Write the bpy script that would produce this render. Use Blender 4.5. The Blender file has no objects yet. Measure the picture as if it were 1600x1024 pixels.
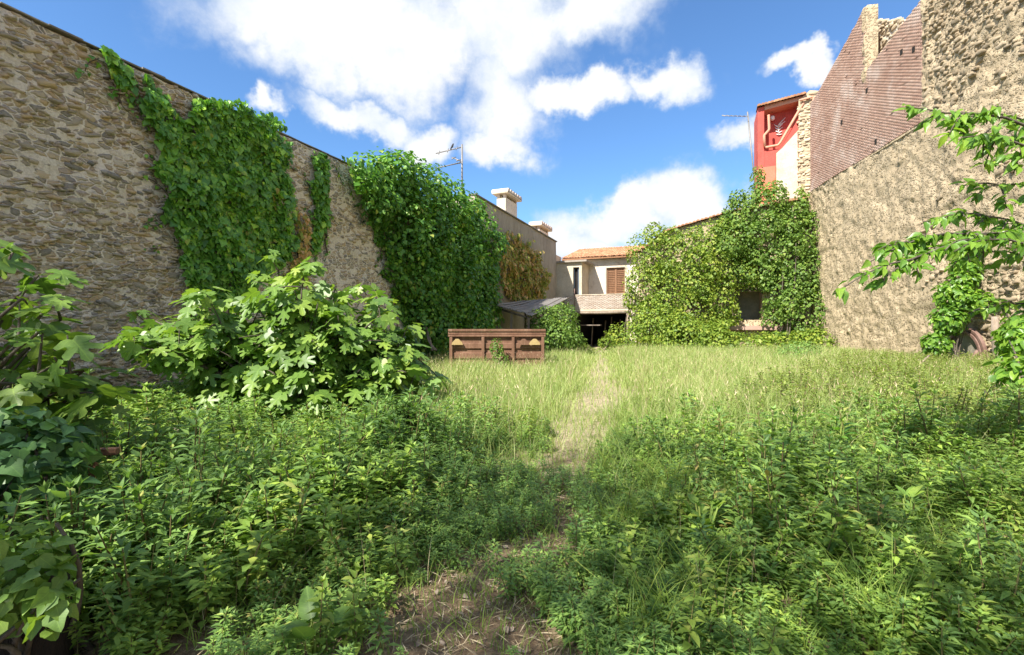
import bpy, math, random
import numpy as np
from mathutils import Vector, Matrix

random.seed(7)
rng = np.random.default_rng(11)
sc = bpy.context.scene
C = sc.collection
R = math.radians

# ------------------------------------------------------------------ camera
F = 755.0            # focal length in photo pixels (1600 wide)
CAMZ = 1.6
cd = bpy.data.cameras.new('camera'); cam = bpy.data.objects.new('camera', cd); C.objects.link(cam)
cam.location = (0, 0, CAMZ); cam.rotation_euler = (R(90), 0, 0)
cd.sensor_width = 36; cd.lens = 36 * F / 1600; cd.clip_start = 0.05; cd.clip_end = 3000
sc.camera = cam
sc.cycles.max_bounces = 10; sc.cycles.diffuse_bounces = 6; sc.cycles.transmission_bounces = 6
sc.render.resolution_x = 1024; sc.render.resolution_y = 655

# ------------------------------------------------------------------ sun and sky
SUN_EL = R(47)
SUN_AZ = math.atan2(-.68, -.733)               # clockwise from +Y
sdir = Vector((math.sin(SUN_AZ) * math.cos(SUN_EL), math.cos(SUN_AZ) * math.cos(SUN_EL), math.sin(SUN_EL)))
sl = bpy.data.lights.new('sun', 'SUN'); sl.energy = 3.0; sl.angle = R(0.55); sl.color = (1, .945, .86)
so = bpy.data.objects.new('sun', sl); C.objects.link(so)
so.rotation_euler = (-sdir).to_track_quat('-Z', 'Y').to_euler(); so.location = (0, 0, 60)

sc.view_settings.view_transform = 'Standard'; sc.view_settings.look = 'None'
sc.view_settings.exposure = 1.87; sc.view_settings.gamma = 1

W = bpy.data.worlds.new('World'); sc.world = W; W.use_nodes = True
def ray(px, py):
    return Vector(((px - 800) / F, 1, (512 - py) / F)).normalized()

class NT:
    """small node-tree helper"""
    def __init__(s, tree): s.t = tree; s.n = tree.nodes; s.l = tree.links
    def new(s, typ, **kw):
        n = s.n.new(typ)
        for k, v in kw.items(): setattr(n, k, v)
        return n
    def put(s, sock, v):
        if hasattr(v, 'is_output') or hasattr(v, 'links'): s.l.new(v, sock)
        elif isinstance(v, (tuple, list)) and len(v) == 3 and sock.type == 'RGBA': sock.default_value = (*v, 1)
        else: sock.default_value = v
    def math(s, op, a, b=None, c=None, clamp=False):
        n = s.new('ShaderNodeMath', operation=op, use_clamp=clamp)
        s.put(n.inputs[0], a)
        if b is not None: s.put(n.inputs[1], b)
        if c is not None: s.put(n.inputs[2], c)
        return n.outputs[0]
    def vmath(s, op, a, b=None):
        n = s.new('ShaderNodeVectorMath', operation=op)
        s.put(n.inputs[0], a)
        if b is not None: s.put(n.inputs[1], b)
        return n.outputs['Value' if op in ('LENGTH', 'DOT_PRODUCT') else 'Vector']
    def noise(s, vec, scale, detail=4, rough=.55, dist=0.0, col=False):
        n = s.new('ShaderNodeTexNoise'); s.put(n.inputs['Vector'], vec)
        n.inputs['Scale'].default_value = scale; n.inputs['Detail'].default_value = detail
        n.inputs['Roughness'].default_value = rough; n.inputs['Distortion'].default_value = dist
        return n.outputs['Color' if col else 'Fac']
    def voro(s, vec, scale, feature='F1', out='Distance', rnd=1.0):
        n = s.new('ShaderNodeTexVoronoi', feature=feature); s.put(n.inputs['Vector'], vec)
        n.inputs['Scale'].default_value = scale
        n.inputs['Randomness'].default_value = rnd
        return n.outputs[out]
    def maprange(s, v, a, b, c=0.0, d=1.0, interp='SMOOTHSTEP'):
        n = s.new('ShaderNodeMapRange', interpolation_type=interp, clamp=True) if interp == 'LINEAR' else s.new('ShaderNodeMapRange', interpolation_type=interp)
        s.put(n.inputs[0], v)
        for i, x in enumerate((a, b, c, d)): s.put(n.inputs[i + 1], x)
        return n.outputs[0]
    def mix(s, f, a, b, blend='MIX'):
        n = s.new('ShaderNodeMix', data_type='RGBA', blend_type=blend)
        s.put(n.inputs['Factor'], f); s.put(n.inputs['A'], a) if False else None
        s.put(n.inputs[6], a); s.put(n.inputs[7], b)
        return n.outputs[2]
    def ramp(s, v, stops):
        n = s.new('ShaderNodeValToRGB'); s.put(n.inputs[0], v)
        e = n.color_ramp.elements
        while len(e) < len(stops): e.new(.5)
        for i, (p, c) in enumerate(stops): e[i].position = p; e[i].color = (*c, 1)
        return n.outputs[0]

w = NT(W.node_tree); w.n.clear()
sky = w.new('ShaderNodeTexSky', sky_type='NISHITA', sun_disc=False)
sky.sun_elevation = SUN_EL; sky.sun_rotation = SUN_AZ; sky.altitude = 100; sky.air_density = 1.0; sky.dust_density = .25; sky.ozone_density = 3.2
tc = w.new('ShaderNodeTexCoord'); D = tc.outputs['Generated']
# wispy warp of the direction so that cloud edges are ragged
wob = w.vmath('SUBTRACT', w.noise(D, 5.0, 6, .6, col=True), (.5, .5, .5))
n2 = w.new('ShaderNodeVectorMath', operation='SCALE'); w.put(n2.inputs[0], wob); n2.inputs['Scale'].default_value = .24
D2 = w.vmath('ADD', D, n2.outputs[0])
# cumulus banks: (px, py, half width px, half height px) seen from the yard, as directions
banks = [(470, 20, 190, 100), (640, 40, 230, 105), (810, 40, 170, 110), (930, 10, 130, 75), (560, 100, 170, 75),
         (800, 165, 110, 75), (780, 225, 75, 45), (930, 160, 120, 34), (1045, 140, 60, 36), (560, 195, 110, 36), (660, 215, 70, 42),
         (1080, 335, 120, 62), (960, 350, 120, 45), (900, 385, 120, 36), (1190, 330, 90, 60), (1270, 105, 52, 22), (1150, 225, 60, 30), (420, 190, 40, 26)]
acc = None
for (px, py, hw, hh) in banks:
    c = ray(px, py)
    k = c.y / F
    d = w.vmath('SUBTRACT', D2, tuple(c))
    m = w.vmath('MULTIPLY', d, (1 / (hw * k), 1 / (hw * k), 1 / (hh * k)))
    f = w.maprange(w.vmath('LENGTH', m), 0.2, 1.35, 1, 0)
    acc = f if acc is None else w.math('MAXIMUM', acc, f)
# the rest of the sky carries the same broken cloud
sep = w.new('ShaderNodeSeparateXYZ'); w.put(sep.inputs[0], D)
away = w.maprange(sep.outputs[1], .35, .55, 1, 0)
gen = w.maprange(w.noise(D, 2.2, 7, .56), .42, .60, 0, 1)
acc = w.math('MAXIMUM', acc, w.math('MULTIPLY', away, gen))
fine = w.noise(D, 9.0, 8, .62)
dens = w.math('ADD', acc, w.math('MULTIPLY', w.math('SUBTRACT', fine, .5), 1.0))
alpha = w.maprange(dens, .12, .92, 0, 1)
shade = w.noise(D2, 6.5, 5, .55)
ccol = w.ramp(w.math('ADD', w.math('MULTIPLY', dens, .34), w.math('MULTIPLY', shade, .78)),
              [(.40, (.52, .64, .84)), (.54, (.70, .78, .90)), (.68, (.90, .925, .955)), (.82, (1, .99, .975))])
sc_ = w.new('ShaderNodeVectorMath', operation='SCALE'); w.put(sc_.inputs[0], ccol); sc_.inputs['Scale'].default_value = 2.08
skyc = w.mix(1.0, sky.outputs[0], (.27, .36, .43), 'MULTIPLY')
both = w.mix(w.math('MULTIPLY', alpha, .97), skyc, sc_.outputs[0])
bg = w.new('ShaderNodeBackground'); w.put(bg.inputs[0], both); bg.inputs[1].default_value = .15
out = w.new('ShaderNodeOutputWorld'); w.l.new(bg.outputs[0], out.inputs[0])

# ------------------------------------------------------------------ numpy helpers
def _hash(ix, iy, iz, seed):
    h = (ix.astype(np.int64) * 374761393 + iy.astype(np.int64) * 668265263 + iz.astype(np.int64) * 2147483647 + seed * 974634777) & 0xffffffff
    h = ((h ^ (h >> 13)) * 1274126177) & 0xffffffff
    h = (h ^ (h >> 16)) & 0xffffffff
    return h.astype(np.float64) / 4294967295.0
def vnoise(x, y, z=0.0, seed=0):
    x = np.asarray(x, float); y = np.asarray(y, float); z = np.asarray(z, float) + np.zeros_like(x)
    ix, iy, iz = np.floor(x), np.floor(y), np.floor(z)
    fx, fy, fz = x - ix, y - iy, z - iz
    fx, fy, fz = [f * f * (3 - 2 * f) for f in (fx, fy, fz)]
    r = 0
    for a in (0, 1):
        for b in (0, 1):
            for c in (0, 1):
                r = r + _hash(ix + a, iy + b, iz + c, seed) * (fx if a else 1 - fx) * (fy if b else 1 - fy) * (fz if c else 1 - fz)
    return r
def fbm(x, y, z=0.0, seed=0, oct=4):
    r = 0; a = .5; t = 0
    for o in range(oct):
        r = r + a * vnoise(np.asarray(x) * 2 ** o, np.asarray(y) * 2 ** o, np.asarray(z) * 2 ** o, seed + o * 17); t += a; a *= .5
    return r / t
def inpoly(x, y, poly):
    x = np.asarray(x, float); y = np.asarray(y, float); r = np.zeros(x.shape, bool)
    n = len(poly)
    for i in range(n):
        x1, y1 = poly[i]; x2, y2 = poly[(i + 1) % n]
        if y1 == y2: continue
        c = ((y1 > y) != (y2 > y)) & (x < (x2 - x1) * (y - y1) / (y2 - y1) + x1)
        r ^= c
    return r
def unit(v): return v / np.maximum(np.linalg.norm(v, axis=-1, keepdims=True), 1e-9)
def frames(nrm, tip, size, sx=1.0):
    """columns x,y,z of leaf frames; leaf lies in xy, tip along +y, normal +z"""
    z = unit(nrm); y = unit(tip - (tip * z).sum(-1, keepdims=True) * z); x = np.cross(y, z)
    s = np.asarray(size).reshape(-1, 1)
    return np.stack([x * s * sx, y * s, z * s], axis=-1)
def inst(pv, pf, M, T):
    n = len(pv); V = np.einsum('kij,nj->kni', M, pv) + T[:, None, :]
    Fc = pf[None] + (np.arange(len(T)) * n)[:, None, None]
    return V.reshape(-1, 3), Fc.reshape(-1, 3)
def cat(parts):
    Vs, Fs, o = [], [], 0
    for V, Fc in parts:
        Vs.append(V); Fs.append(Fc + o); o += len(V)
    return np.concatenate(Vs), np.concatenate(Fs)
def tri(polys):
    """triangulate polygon lists as fans"""
    o = []
    for p in polys:
        for i in range(1, len(p) - 1): o.append((p[0], p[i], p[i + 1]))
    return np.array(o, int)
def mk_mesh(name, V, Fc, mat=None, smooth=False, uv=None):
    me = bpy.data.meshes.new(name)
    if isinstance(Fc, np.ndarray):
        V = np.asarray(V, np.float32); k = Fc.shape[1]
        me.vertices.add(len(V)); me.vertices.foreach_set('co', V.ravel())
        me.loops.add(Fc.size); me.loops.foreach_set('vertex_index', Fc.astype(np.int32).ravel())
        me.polygons.add(len(Fc)); me.polygons.foreach_set('loop_start', np.arange(0, Fc.size, k, dtype=np.int32))
        me.update(calc_edges=True)
    else:
        me.from_pydata([tuple(map(float, v)) for v in V], [], [tuple(int(i) for i in f) for f in Fc]); me.update()
    if uv is not None:
        ul = me.uv_layers.new(name='UVMap'); li = np.zeros(len(me.loops), np.int32); me.loops.foreach_get('vertex_index', li)
        ul.data.foreach_set('uv', np.asarray(uv, np.float32)[li].ravel())
    if smooth: me.polygons.foreach_set('use_smooth', np.ones(len(me.polygons), bool))
    if mat: me.materials.append(mat)
    return me
def obj(name, me, parent=None, label=None, cat=None, group=None, kind=None):
    o = bpy.data.objects.new(name, me); C.objects.link(o)
    if parent is not None: o.parent = parent
    for k, v in (('label', label), ('category', cat), ('group', group), ('kind', kind)):
        if v: o[k] = v
    return o
class Frame:
    """upright frame: x along u, y backwards, z up"""
    def __init__(s, ox, oy, u, oz=0.0):
        s.o = np.array((ox, oy, oz)); l = math.hypot(*u); s.u = np.array((u[0] / l, u[1] / l, 0)); s.b = np.array((-s.u[1], s.u[0], 0)); s.rz = math.atan2(u[1], u[0])
    def w(s, P):
        P = np.asarray(P, float)
        return s.o + P[..., 0:1] * s.u + P[..., 1:2] * s.b + P[..., 2:3] * np.array((0, 0, 1.0))
    def l(s, P):
        d = np.asarray(P, float) - s.o
        return np.stack([d @ s.u, d @ s.b, d[..., 2]], -1)
    def hit(s, px, py, y=0.0):
        """photo pixel -> (along, height) on the plane at depth y"""
        r = np.array(((px - 800) / F, 1, (512 - py) / F)); c = np.array((0, 0, CAMZ))
        q = s.o + s.b * y
        t = ((q - c) @ s.b) / (r @ s.b)
        p = c + r * t
        return float((p - s.o) @ s.u), float(p[2])
    def sub(s, x, y=0.0, z=0.0):
        p = s.w(np.array((x, y, z))); return Frame(p[0], p[1], s.u[:2], p[2])
    def thing(s, name, label, cat, group=None):
        o = obj(name, None, None, label, cat, group)
        o.location = tuple(s.o); o.rotation_euler = (0, 0, s.rz); o.empty_display_size = .2
        return o
def at(px, py, Y):
    return np.array(((px - 800) / F * Y, Y, CAMZ + (512 - py) / F * Y))
WF = Frame(0, 0, (1, 0))

def boxes(lst):
    """axis boxes (x0,x1,y0,y1,z0,z1)"""
    V, Fc = [], []
    for (a, b, c, d, e, f) in lst:
        o = len(V)
        V += [(a, c, e), (b, c, e), (b, d, e), (a, d, e), (a, c, f), (b, c, f), (b, d, f), (a, d, f)]
        Fc += [(o, o + 3, o + 2, o + 1), (o + 4, o + 5, o + 6, o + 7), (o, o + 1, o + 5, o + 4), (o + 1, o + 2, o + 6, o + 5), (o + 2, o + 3, o + 7, o + 6), (o + 3, o, o + 4, o + 7)]
    return V, Fc
def box(name, b, mat, parent, bevel=0.0, **kw):
    V, Fc = boxes([b] if not isinstance(b[0], (tuple, list)) else b)
    o = obj(name, mk_mesh(name, V, Fc, mat), parent, **kw)
    if bevel:
        m = o.modifiers.new('bevel', 'BEVEL'); m.width = bevel; m.segments = 2; m.limit_method = 'ANGLE'
    return o
def extr(poly, y0, y1):
    """polygon in (x,z), extruded along y: returns V,F"""
    n = len(poly); V = [(x, y0, z) for x, z in poly] + [(x, y1, z) for x, z in poly]
    Fc = [tuple(range(n)), tuple(range(2 * n - 1, n - 1, -1))] + [(i, i + n, (i + 1) % n + n, (i + 1) % n) for i in range(n)]
    return V, Fc
def prism(name, poly, y0, y1, mat, parent, **kw):
    V, Fc = extr(poly, y0, y1)
    return obj(name, mk_mesh(name, V, Fc, mat), parent, **kw)
def tube(pts, rad, k=6, cap=True):
    """tube along points; rad scalar or list -> V,F(tri)"""
    P = np.asarray(pts, float); n = len(P)
    rad = np.full(n, rad) if np.isscalar(rad) else np.asarray(rad, float)
    T = np.gradient(P, axis=0); T = unit(T)
    ref = np.array((.0, .0, 1.0)); 
    if abs(T[0] @ ref) > .9: ref = np.array((1.0, 0, 0))
    X = unit(np.cross(T, ref)); Y = np.cross(T, X)
    a = np.arange(k) * 2 * math.pi / k
    V = P[:, None] + rad[:, None, None] * (np.cos(a)[None, :, None] * X[:, None] + np.sin(a)[None, :, None] * Y[:, None])
    V = V.reshape(-1, 3); Fc = []
    for i in range(n - 1):
        for j in range(k):
            p, q = i * k + j, i * k + (j + 1) % k
            Fc += [(p, q, q + k), (p, q + k, p + k)]
    if cap:
        for j in range(1, k - 1): Fc += [(0, j + 1, j), ((n - 1) * k, (n - 1) * k + j, (n - 1) * k + j + 1)]
    return V, np.array(Fc, int)
def bez(a, b, c, n=8):
    t = np.linspace(0, 1, n)[:, None]
    return (1 - t) ** 2 * np.asarray(a, float) + 2 * t * (1 - t) * np.asarray(b, float) + t * t * np.asarray(c, float)

# ------------------------------------------------------------------ materials
def new_mat(name):
    m = bpy.data.materials.new(name); m.use_nodes = True; t = NT(m.node_tree); t.n.clear()
    return m, t
def finish(t, shader, bump=None):
    o = t.new('ShaderNodeOutputMaterial'); t.l.new(shader, o.inputs[0])
def rnd_island(t):
    g = t.new('ShaderNodeNewGeometry'); oi = t.new('ShaderNodeObjectInfo')
    return t.math('FRACT', t.math('ADD', g.outputs['Random Per Island'], oi.outputs['Random']))
def leaf_mat(name, stops, trans=.35, rough=.5, spec=.3, tcol=(1.25, 1.35, .6), veins=False):
    m, t = new_mat(name)
    r = rnd_island(t)
    g = t.new('ShaderNodeNewGeometry')
    big = t.noise(g.outputs['Position'], .9, 3)
    f = t.math('ADD', t.math('MULTIPLY', r, .75), t.math('MULTIPLY', t.maprange(big, .3, .7, 0, 1), .25))
    col = t.ramp(f, stops)
    vein = t.noise(g.outputs['Position'], 60, 2)
    col = t.mix(.35, col, t.mix(vein, (.55, .55, .55), (1.4, 1.4, 1.4)), 'MULTIPLY')
    if veins:
        uv = t.new('ShaderNodeUVMap'); sp = t.new('ShaderNodeSeparateXYZ'); t.put(sp.inputs[0], uv.outputs[0])
        ax = t.math('ABSOLUTE', sp.outputs[0])
        mid = t.maprange(ax, .008, .028, 1, 0)
        k = t.math('FRACT', t.math('MULTIPLY', t.math('SUBTRACT', sp.outputs[1], t.math('MULTIPLY', ax, .75)), 6.5))
        sv = t.math('MULTIPLY', t.maprange(t.math('ABSOLUTE', t.math('SUBTRACT', k, .5)), .02, .10, 1, 0), .55)
        vm = t.math('MAXIMUM', mid, sv)
        blot = t.noise(t.vmath('ADD', uv.outputs[0], t.new('ShaderNodeObjectInfo').outputs['Location']), 5, 4)
        col = t.mix(t.math('MULTIPLY', vm, .42), col, t.mix(1, col, (1.9, 1.75, 1.5), 'MULTIPLY'))
        col = t.mix(.5, col, t.mix(blot, (.5, .55, .6), (1.5, 1.45, 1.3)), 'MULTIPLY')
    p = t.new('ShaderNodeBsdfPrincipled'); t.put(p.inputs['Base Color'], col)
    p.inputs['Roughness'].default_value = rough; p.inputs['Specular IOR Level'].default_value = spec
    tr = t.new('ShaderNodeBsdfTranslucent'); t.put(tr.inputs[0], t.mix(1, col, tcol, 'MULTIPLY'))
    mx = t.new('ShaderNodeMixShader'); mx.inputs[0].default_value = trans
    t.l.new(p.outputs[0], mx.inputs[1]); t.l.new(tr.outputs[0], mx.inputs[2])
    finish(t, mx.outputs[0]); return m
def rough_mat(name, stops, scale=2.0, fine=18.0, rough=.9, bump=.4, bdist=.02, island=0.0, spots=None, metal=0.0, coord='Position', stretch=(1, 1, 1), spec=.3):
    """mottled matt surface; stops: colours over noise"""
    m, t = new_mat(name)
    if coord == 'Position':
        v = t.new('ShaderNodeNewGeometry').outputs['Position']
    else:
        v = t.new('ShaderNodeTexCoord').outputs['Object']
    v = t.vmath('MULTIPLY', v, stretch)
    a = t.noise(v, scale, 6, .6); b = t.noise(v, fine, 5, .65)
    f = t.math('ADD', t.math('MULTIPLY', a, .6), t.math('MULTIPLY', b, .4))
    f = t.maprange(f, .3, .7, 0, 1, 'LINEAR')
    if island: f = t.math('ADD', t.math('MULTIPLY', f, 1 - island), t.math('MULTIPLY', rnd_island(t), island))
    col = t.ramp(f, stops)
    if spots:
        scl, lo, hi, c = spots
        col = t.mix(t.maprange(t.noise(v, scl, 6, .65), lo, hi), col, c)
    p = t.new('ShaderNodeBsdfPrincipled'); t.put(p.inputs['Base Color'], col)
    p.inputs['Roughness'].default_value = rough; p.inputs['Metallic'].default_value = metal
    p.inputs['Specular IOR Level'].default_value = spec
    if bump:
        bn = t.new('ShaderNodeBump'); bn.inputs['Strength'].default_value = bump; bn.inputs['Distance'].default_value = bdist
        t.put(bn.inputs['Height'], t.math('ADD', b, t.math('MULTIPLY', t.noise(v, fine * 3.5, 3), .5)))
        t.l.new(bn.outputs[0], p.inputs['Normal'])
    finish(t, p.outputs[0]); return m

M = {}
M['ivy'] = leaf_mat('ivy_leaf', [(0, (0.066, 0.177, 0.033)), (0.45, (0.124, 0.3, 0.045)), (0.8, (0.233, 0.474, 0.059)), (0.88, (0.434, 0.674, 0.075)), (0.96, (0.3, 0.27, 0.07))], .3, .38, .5, veins=True)
M['ivy_dark'] = leaf_mat('ivy_leaf_dark', [(0, (0.03, 0.074, 0.031)), (0.5, (0.054, 0.132, 0.043)), (0.85, (0.096, 0.204, 0.048)), (1, (0.18, 0.3, 0.06))], .28, .45, .4, veins=True)
M['ivy2'] = leaf_mat('creeper_leaf_deep', [(0, (0.053, 0.135, 0.026)), (0.5, (0.109, 0.268, 0.037)), (0.85, (0.223, 0.419, 0.052)), (0.88, (0.367, 0.535, 0.074)), (0.97, (0.3, 0.27, 0.07))], .3, .42, .45)
M['creeper'] = leaf_mat('creeper_leaf_yellow_green', [(0, (0.086, 0.158, 0.026)), (0.45, (0.19, 0.286, 0.041)), (0.8, (0.301, 0.371, 0.052)), (1, (0.427, 0.444, 0.087))], .36, .5)
M['creeper2'] = leaf_mat('creeper_leaf_green', [(0, (0.068, 0.134, 0.028)), (0.5, (0.143, 0.246, 0.043)), (0.85, (0.236, 0.342, 0.064)), (1, (0.355, 0.402, 0.092))], .36, .5)
M['dry'] = leaf_mat('creeper_leaf_dry', [(0, (0.203, 0.2, 0.056)), (0.3, (0.293, 0.375, 0.066)), (0.6, (0.54, 0.399, 0.131)), (0.85, (0.765, 0.445, 0.244)), (1, (0.63, 0.562, 0.15))], .3, .6)
M['fig'] = leaf_mat('fig_leaf', [(0, (0.096, 0.179, 0.039)), (0.5, (0.153, 0.269, 0.05)), (0.85, (0.235, 0.343, 0.058)), (1, (0.351, 0.428, 0.067))], .36, .42, .45, veins=True)
M['herb'] = leaf_mat('weed_leaf', [(0, (0.103, 0.192, 0.06)), (0.5, (0.192, 0.323, 0.084)), (0.85, (0.307, 0.45, 0.098)), (0.88, (0.453, 0.543, 0.138)), (0.94, (0.34, 0.27, 0.09))], .34, .5)
M['herb_fresh'] = leaf_mat('weed_leaf_fresh', [(0, (0.115, 0.203, 0.05)), (0.5, (0.215, 0.342, 0.071)), (0.85, (0.343, 0.476, 0.081)), (1, (0.505, 0.574, 0.115))], .34, .5)
M['herb2'] = leaf_mat('weed_leaf_yellow', [(0, (0.142, 0.203, 0.049)), (0.5, (0.235, 0.312, 0.073)), (0.85, (0.345, 0.406, 0.106)), (1, (0.502, 0.484, 0.195))], .36, .55)
M['grass'] = leaf_mat('meadow_grass', [(0, (0.172, 0.256, 0.068)), (0.4, (0.275, 0.363, 0.102)), (0.7, (0.394, 0.465, 0.162)), (0.88, (0.551, 0.553, 0.271)), (1, (0.71, 0.649, 0.394))], .36, .55)
M['grass_green'] = leaf_mat('green_grass', [(0, (0.136, 0.234, 0.043)), (0.6, (0.239, 0.342, 0.061)), (1, (0.414, 0.45, 0.107))], .34, .5)
M['straw'] = rough_mat('straw', [(0, (.24, .18, .10)), (.5, (.42, .33, .20)), (1, (.60, .50, .33))], 3, 30, .85, 0, island=.75)
M['elm'] = leaf_mat('drooping_leaf', [(0, (0.086, 0.195, 0.033)), (0.5, (0.152, 0.294, 0.038)), (0.85, (0.239, 0.387, 0.045)), (1, (0.369, 0.481, 0.063))], .42, .36, .5, veins=True)
M['bark'] = rough_mat('bark', [(0, (.045, .035, .026)), (.5, (.10, .082, .062)), (1, (.19, .16, .125))], 6, 40, .9, .6, .01, stretch=(1, 1, .35))
M['dark_fill'] = rough_mat('dark_fill', [(0, (.012, .009, .007)), (.5, (.03, .022, .016)), (1, (.07, .052, .038))], 6, 40, .9, .8, .02, stretch=(1, 1, .3))  # near-black brown stands in for the dark void in the lower left corner
M['stem'] = rough_mat('weed_stem', [(0, (.10, .07, .035)), (.5, (.16, .13, .05)), (1, (.19, .19, .06))], 3, 30, .8, 0, island=.6)
M['deadwood'] = rough_mat('dead_wood', [(0, (.16, .12, .085)), (.5, (.28, .22, .165)), (1, (.42, .36, .29))], 6, 40, .9, .5, .01, stretch=(1, 1, .4))
STONE = [(0, (.055, .052, .055)), (.16, (.135, .125, .115)), (.36, (.22, .18, .13)), (.55, (.31, .235, .15)), (.72, (.36, .25, .14)), (.85, (.27, .20, .17)), (1, (.42, .355, .27))]
M['stone'] = rough_mat('rubble_stone', STONE, 3.5, 22, .88, .7, .02, island=.62)
M['stone_pale'] = rough_mat('pale_stone', [(0, (.28, .22, .14)), (.4, (.44, .35, .235)), (.75, (.55, .455, .32)), (1, (.62, .54, .41))], 3, 20, .9, .6, .02, island=.6)
def rubble_mortar(name, light, mid, dark, stones, vs=(5.0, 5.0, 10.0), amount=.75):
    """lime mortar in which small flush stones show"""
    m, t = new_mat(name); pos = t.new('ShaderNodeNewGeometry').outputs['Position']
    wv = t.vmath('ADD', pos, t.vmath('MULTIPLY', t.vmath('SUBTRACT', t.noise(pos, 5, 4, .6, col=True), (.5, .5, .5)), (.16, .16, .12)))
    q = t.vmath('MULTIPLY', wv, vs)
    edge = t.voro(q, 1.0, 'DISTANCE_TO_EDGE'); cell = t.voro(q, 1.0, 'F1', 'Color')
    sp = t.new('ShaderNodeSeparateColor'); t.put(sp.inputs[0], cell)
    big = t.noise(pos, .8, 6, .62); fine = t.noise(pos, 24, 6, .68)
    st = t.ramp(t.math('ADD', t.math('MULTIPLY', sp.outputs[0], .7), t.math('MULTIPLY', fine, .3)), stones)
    mo = t.ramp(t.math('ADD', t.math('MULTIPLY', big, .4), t.math('MULTIPLY', fine, .6)), [(.3, dark), (.5, mid), (.68, light)])
    cov = t.math('MULTIPLY', t.maprange(edge, .02, .12), t.maprange(t.math('ADD', sp.outputs[1], t.math('MULTIPLY', t.math('SUBTRACT', big, .5), 1.6)), 1 - amount - .1, 1 - amount + .1))
    p = t.new('ShaderNodeBsdfPrincipled'); t.put(p.inputs['Base Color'], t.mix(cov, mo, st)); p.inputs['Roughness'].default_value = .93; p.inputs['Specular IOR Level'].default_value = .2
    bn = t.new('ShaderNodeBump'); bn.inputs['Strength'].default_value = 1.0; bn.inputs['Distance'].default_value = .05
    t.put(bn.inputs['Height'], t.math('ADD', t.math('MULTIPLY', cov, t.maprange(edge, 0, .3, 0, .8)), t.math('ADD', t.math('MULTIPLY', fine, .6), t.math('MULTIPLY', t.noise(pos, 70, 3), .25)))); t.l.new(bn.outputs[0], p.inputs['Normal'])
    finish(t, p.outputs[0]); return m
STONE = [(0, (.13, .125, .12)), (.12, (.26, .245, .22)), (.34, (.41, .36, .285)), (.55, (.52, .44, .32)), (.70, (.58, .44, .27)), (.82, (.42, .345, .29)), (1, (.68, .62, .52))]
M['stone'] = rough_mat('rubble_stone', STONE, 3.5, 22, .88, 1.0, .03, island=.78, spots=(1.6, .52, .66, (.62, .56, .47)))
M['mortar'] = rubble_mortar('lime_mortar', (.86, .80, .70), (.74, .67, .565), (.50, .43, .34), STONE)
M['render_brown'] = rough_mat('weathered_render', [(0, (.22, .185, .15)), (.5, (.33, .285, .235)), (1, (.44, .39, .33))], .9, 7, .95, .5, .03, spots=(3, .58, .72, (.17, .15, .13)), stretch=(1, 1, .35))
M['stucco'] = rubble_mortar('rough_lime_render', (.64, .525, .36), (.525, .415, .27), (.36, .275, .175), [(0, (.22, .17, .105)), (.5, (.38, .30, .19)), (1, (.52, .43, .295))], (9.0, 9.0, 11.0), .55)
M['stone_tan'] = rough_mat('tan_stone', [(0, (.15, .125, .085)), (.4, (.29, .225, .145)), (.75, (.40, .315, .21)), (1, (.49, .41, .30))], 3, 20, .9, .7, .02, island=.6)  # darker brown takes in the shade of the high rubble zone
M['coping'] = rough_mat('slate_coping', [(0, (.10, .09, .08)), (.5, (.22, .195, .165)), (1, (.38, .33, .27))], 3, 16, .9, .6, .02, island=.4)
M['brick'] = rough_mat('old_brick', [(0, (.27, .16, .12)), (.4, (.37, .235, .18)), (.7, (.45, .31, .245)), (1, (.52, .40, .335))], .5, 6, .9, .4, .01, island=.35, spots=(.45, .46, .70, (.56, .46, .40)))
M['brick_mortar'] = rough_mat('brick_mortar', [(0, (.30, .20, .16)), (1, (.48, .36, .30))], 1.2, 12, .95, .5)
M['brick_pale'] = rough_mat('pale_brick', [(0, (.40, .30, .23)), (.5, (.56, .47, .39)), (1, (.68, .61, .53))], 1, 9, .9, .4, .01, island=.6)
M['white_plaster'] = rough_mat('white_plaster', [(0, (.46, .37, .27)), (.35, (.62, .53, .42)), (1, (.76, .69, .59))], 1.5, 9, .93, .6, .02, spots=(2.2, .58, .72, (.46, .38, .30)))
M['cream_plaster'] = rough_mat('cream_plaster', [(0, (.42, .34, .24)), (.5, (.56, .475, .36)), (1, (.68, .60, .48))], 1.2, 9, .93, .4, .02)
M['terracotta'] = rough_mat('terracotta_tile', [(0, (.24, .11, .06)), (.4, (.36, .18, .095)), (.75, (.46, .255, .14)), (1, (.52, .36, .24))], 2, 16, .9, .3, .01, island=.6)
M['red_paint'] = rough_mat('red_paint', [(0, (.40, .065, .05)), (.5, (.47, .085, .065)), (1, (.54, .115, .09))], 1.2, 10, .85, .3, .01)
M['orange_paint'] = rough_mat('orange_red_paint', [(0, (.52, .15, .09)), (.5, (.58, .18, .11)), (1, (.63, .22, .14))], 1.2, 10, .85, .3, .01)
M['salmon'] = rough_mat('salmon_paint', [(0, (.50, .22, .14)), (1, (.64, .33, .22))], 2, 12, .6, .1)
M['wood'] = rough_mat('varnished_wood', [(0, (.15, .075, .04)), (.5, (.24, .125, .065)), (1, (.32, .18, .10))], 3, 30, .6, .3, .005, stretch=(1, 1, .2))
M['old_wood'] = rough_mat('old_wood', [(0, (.09, .07, .055)), (.5, (.17, .135, .105)), (1, (.28, .235, .19))], 3, 30, .9, .4, .01)
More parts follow.
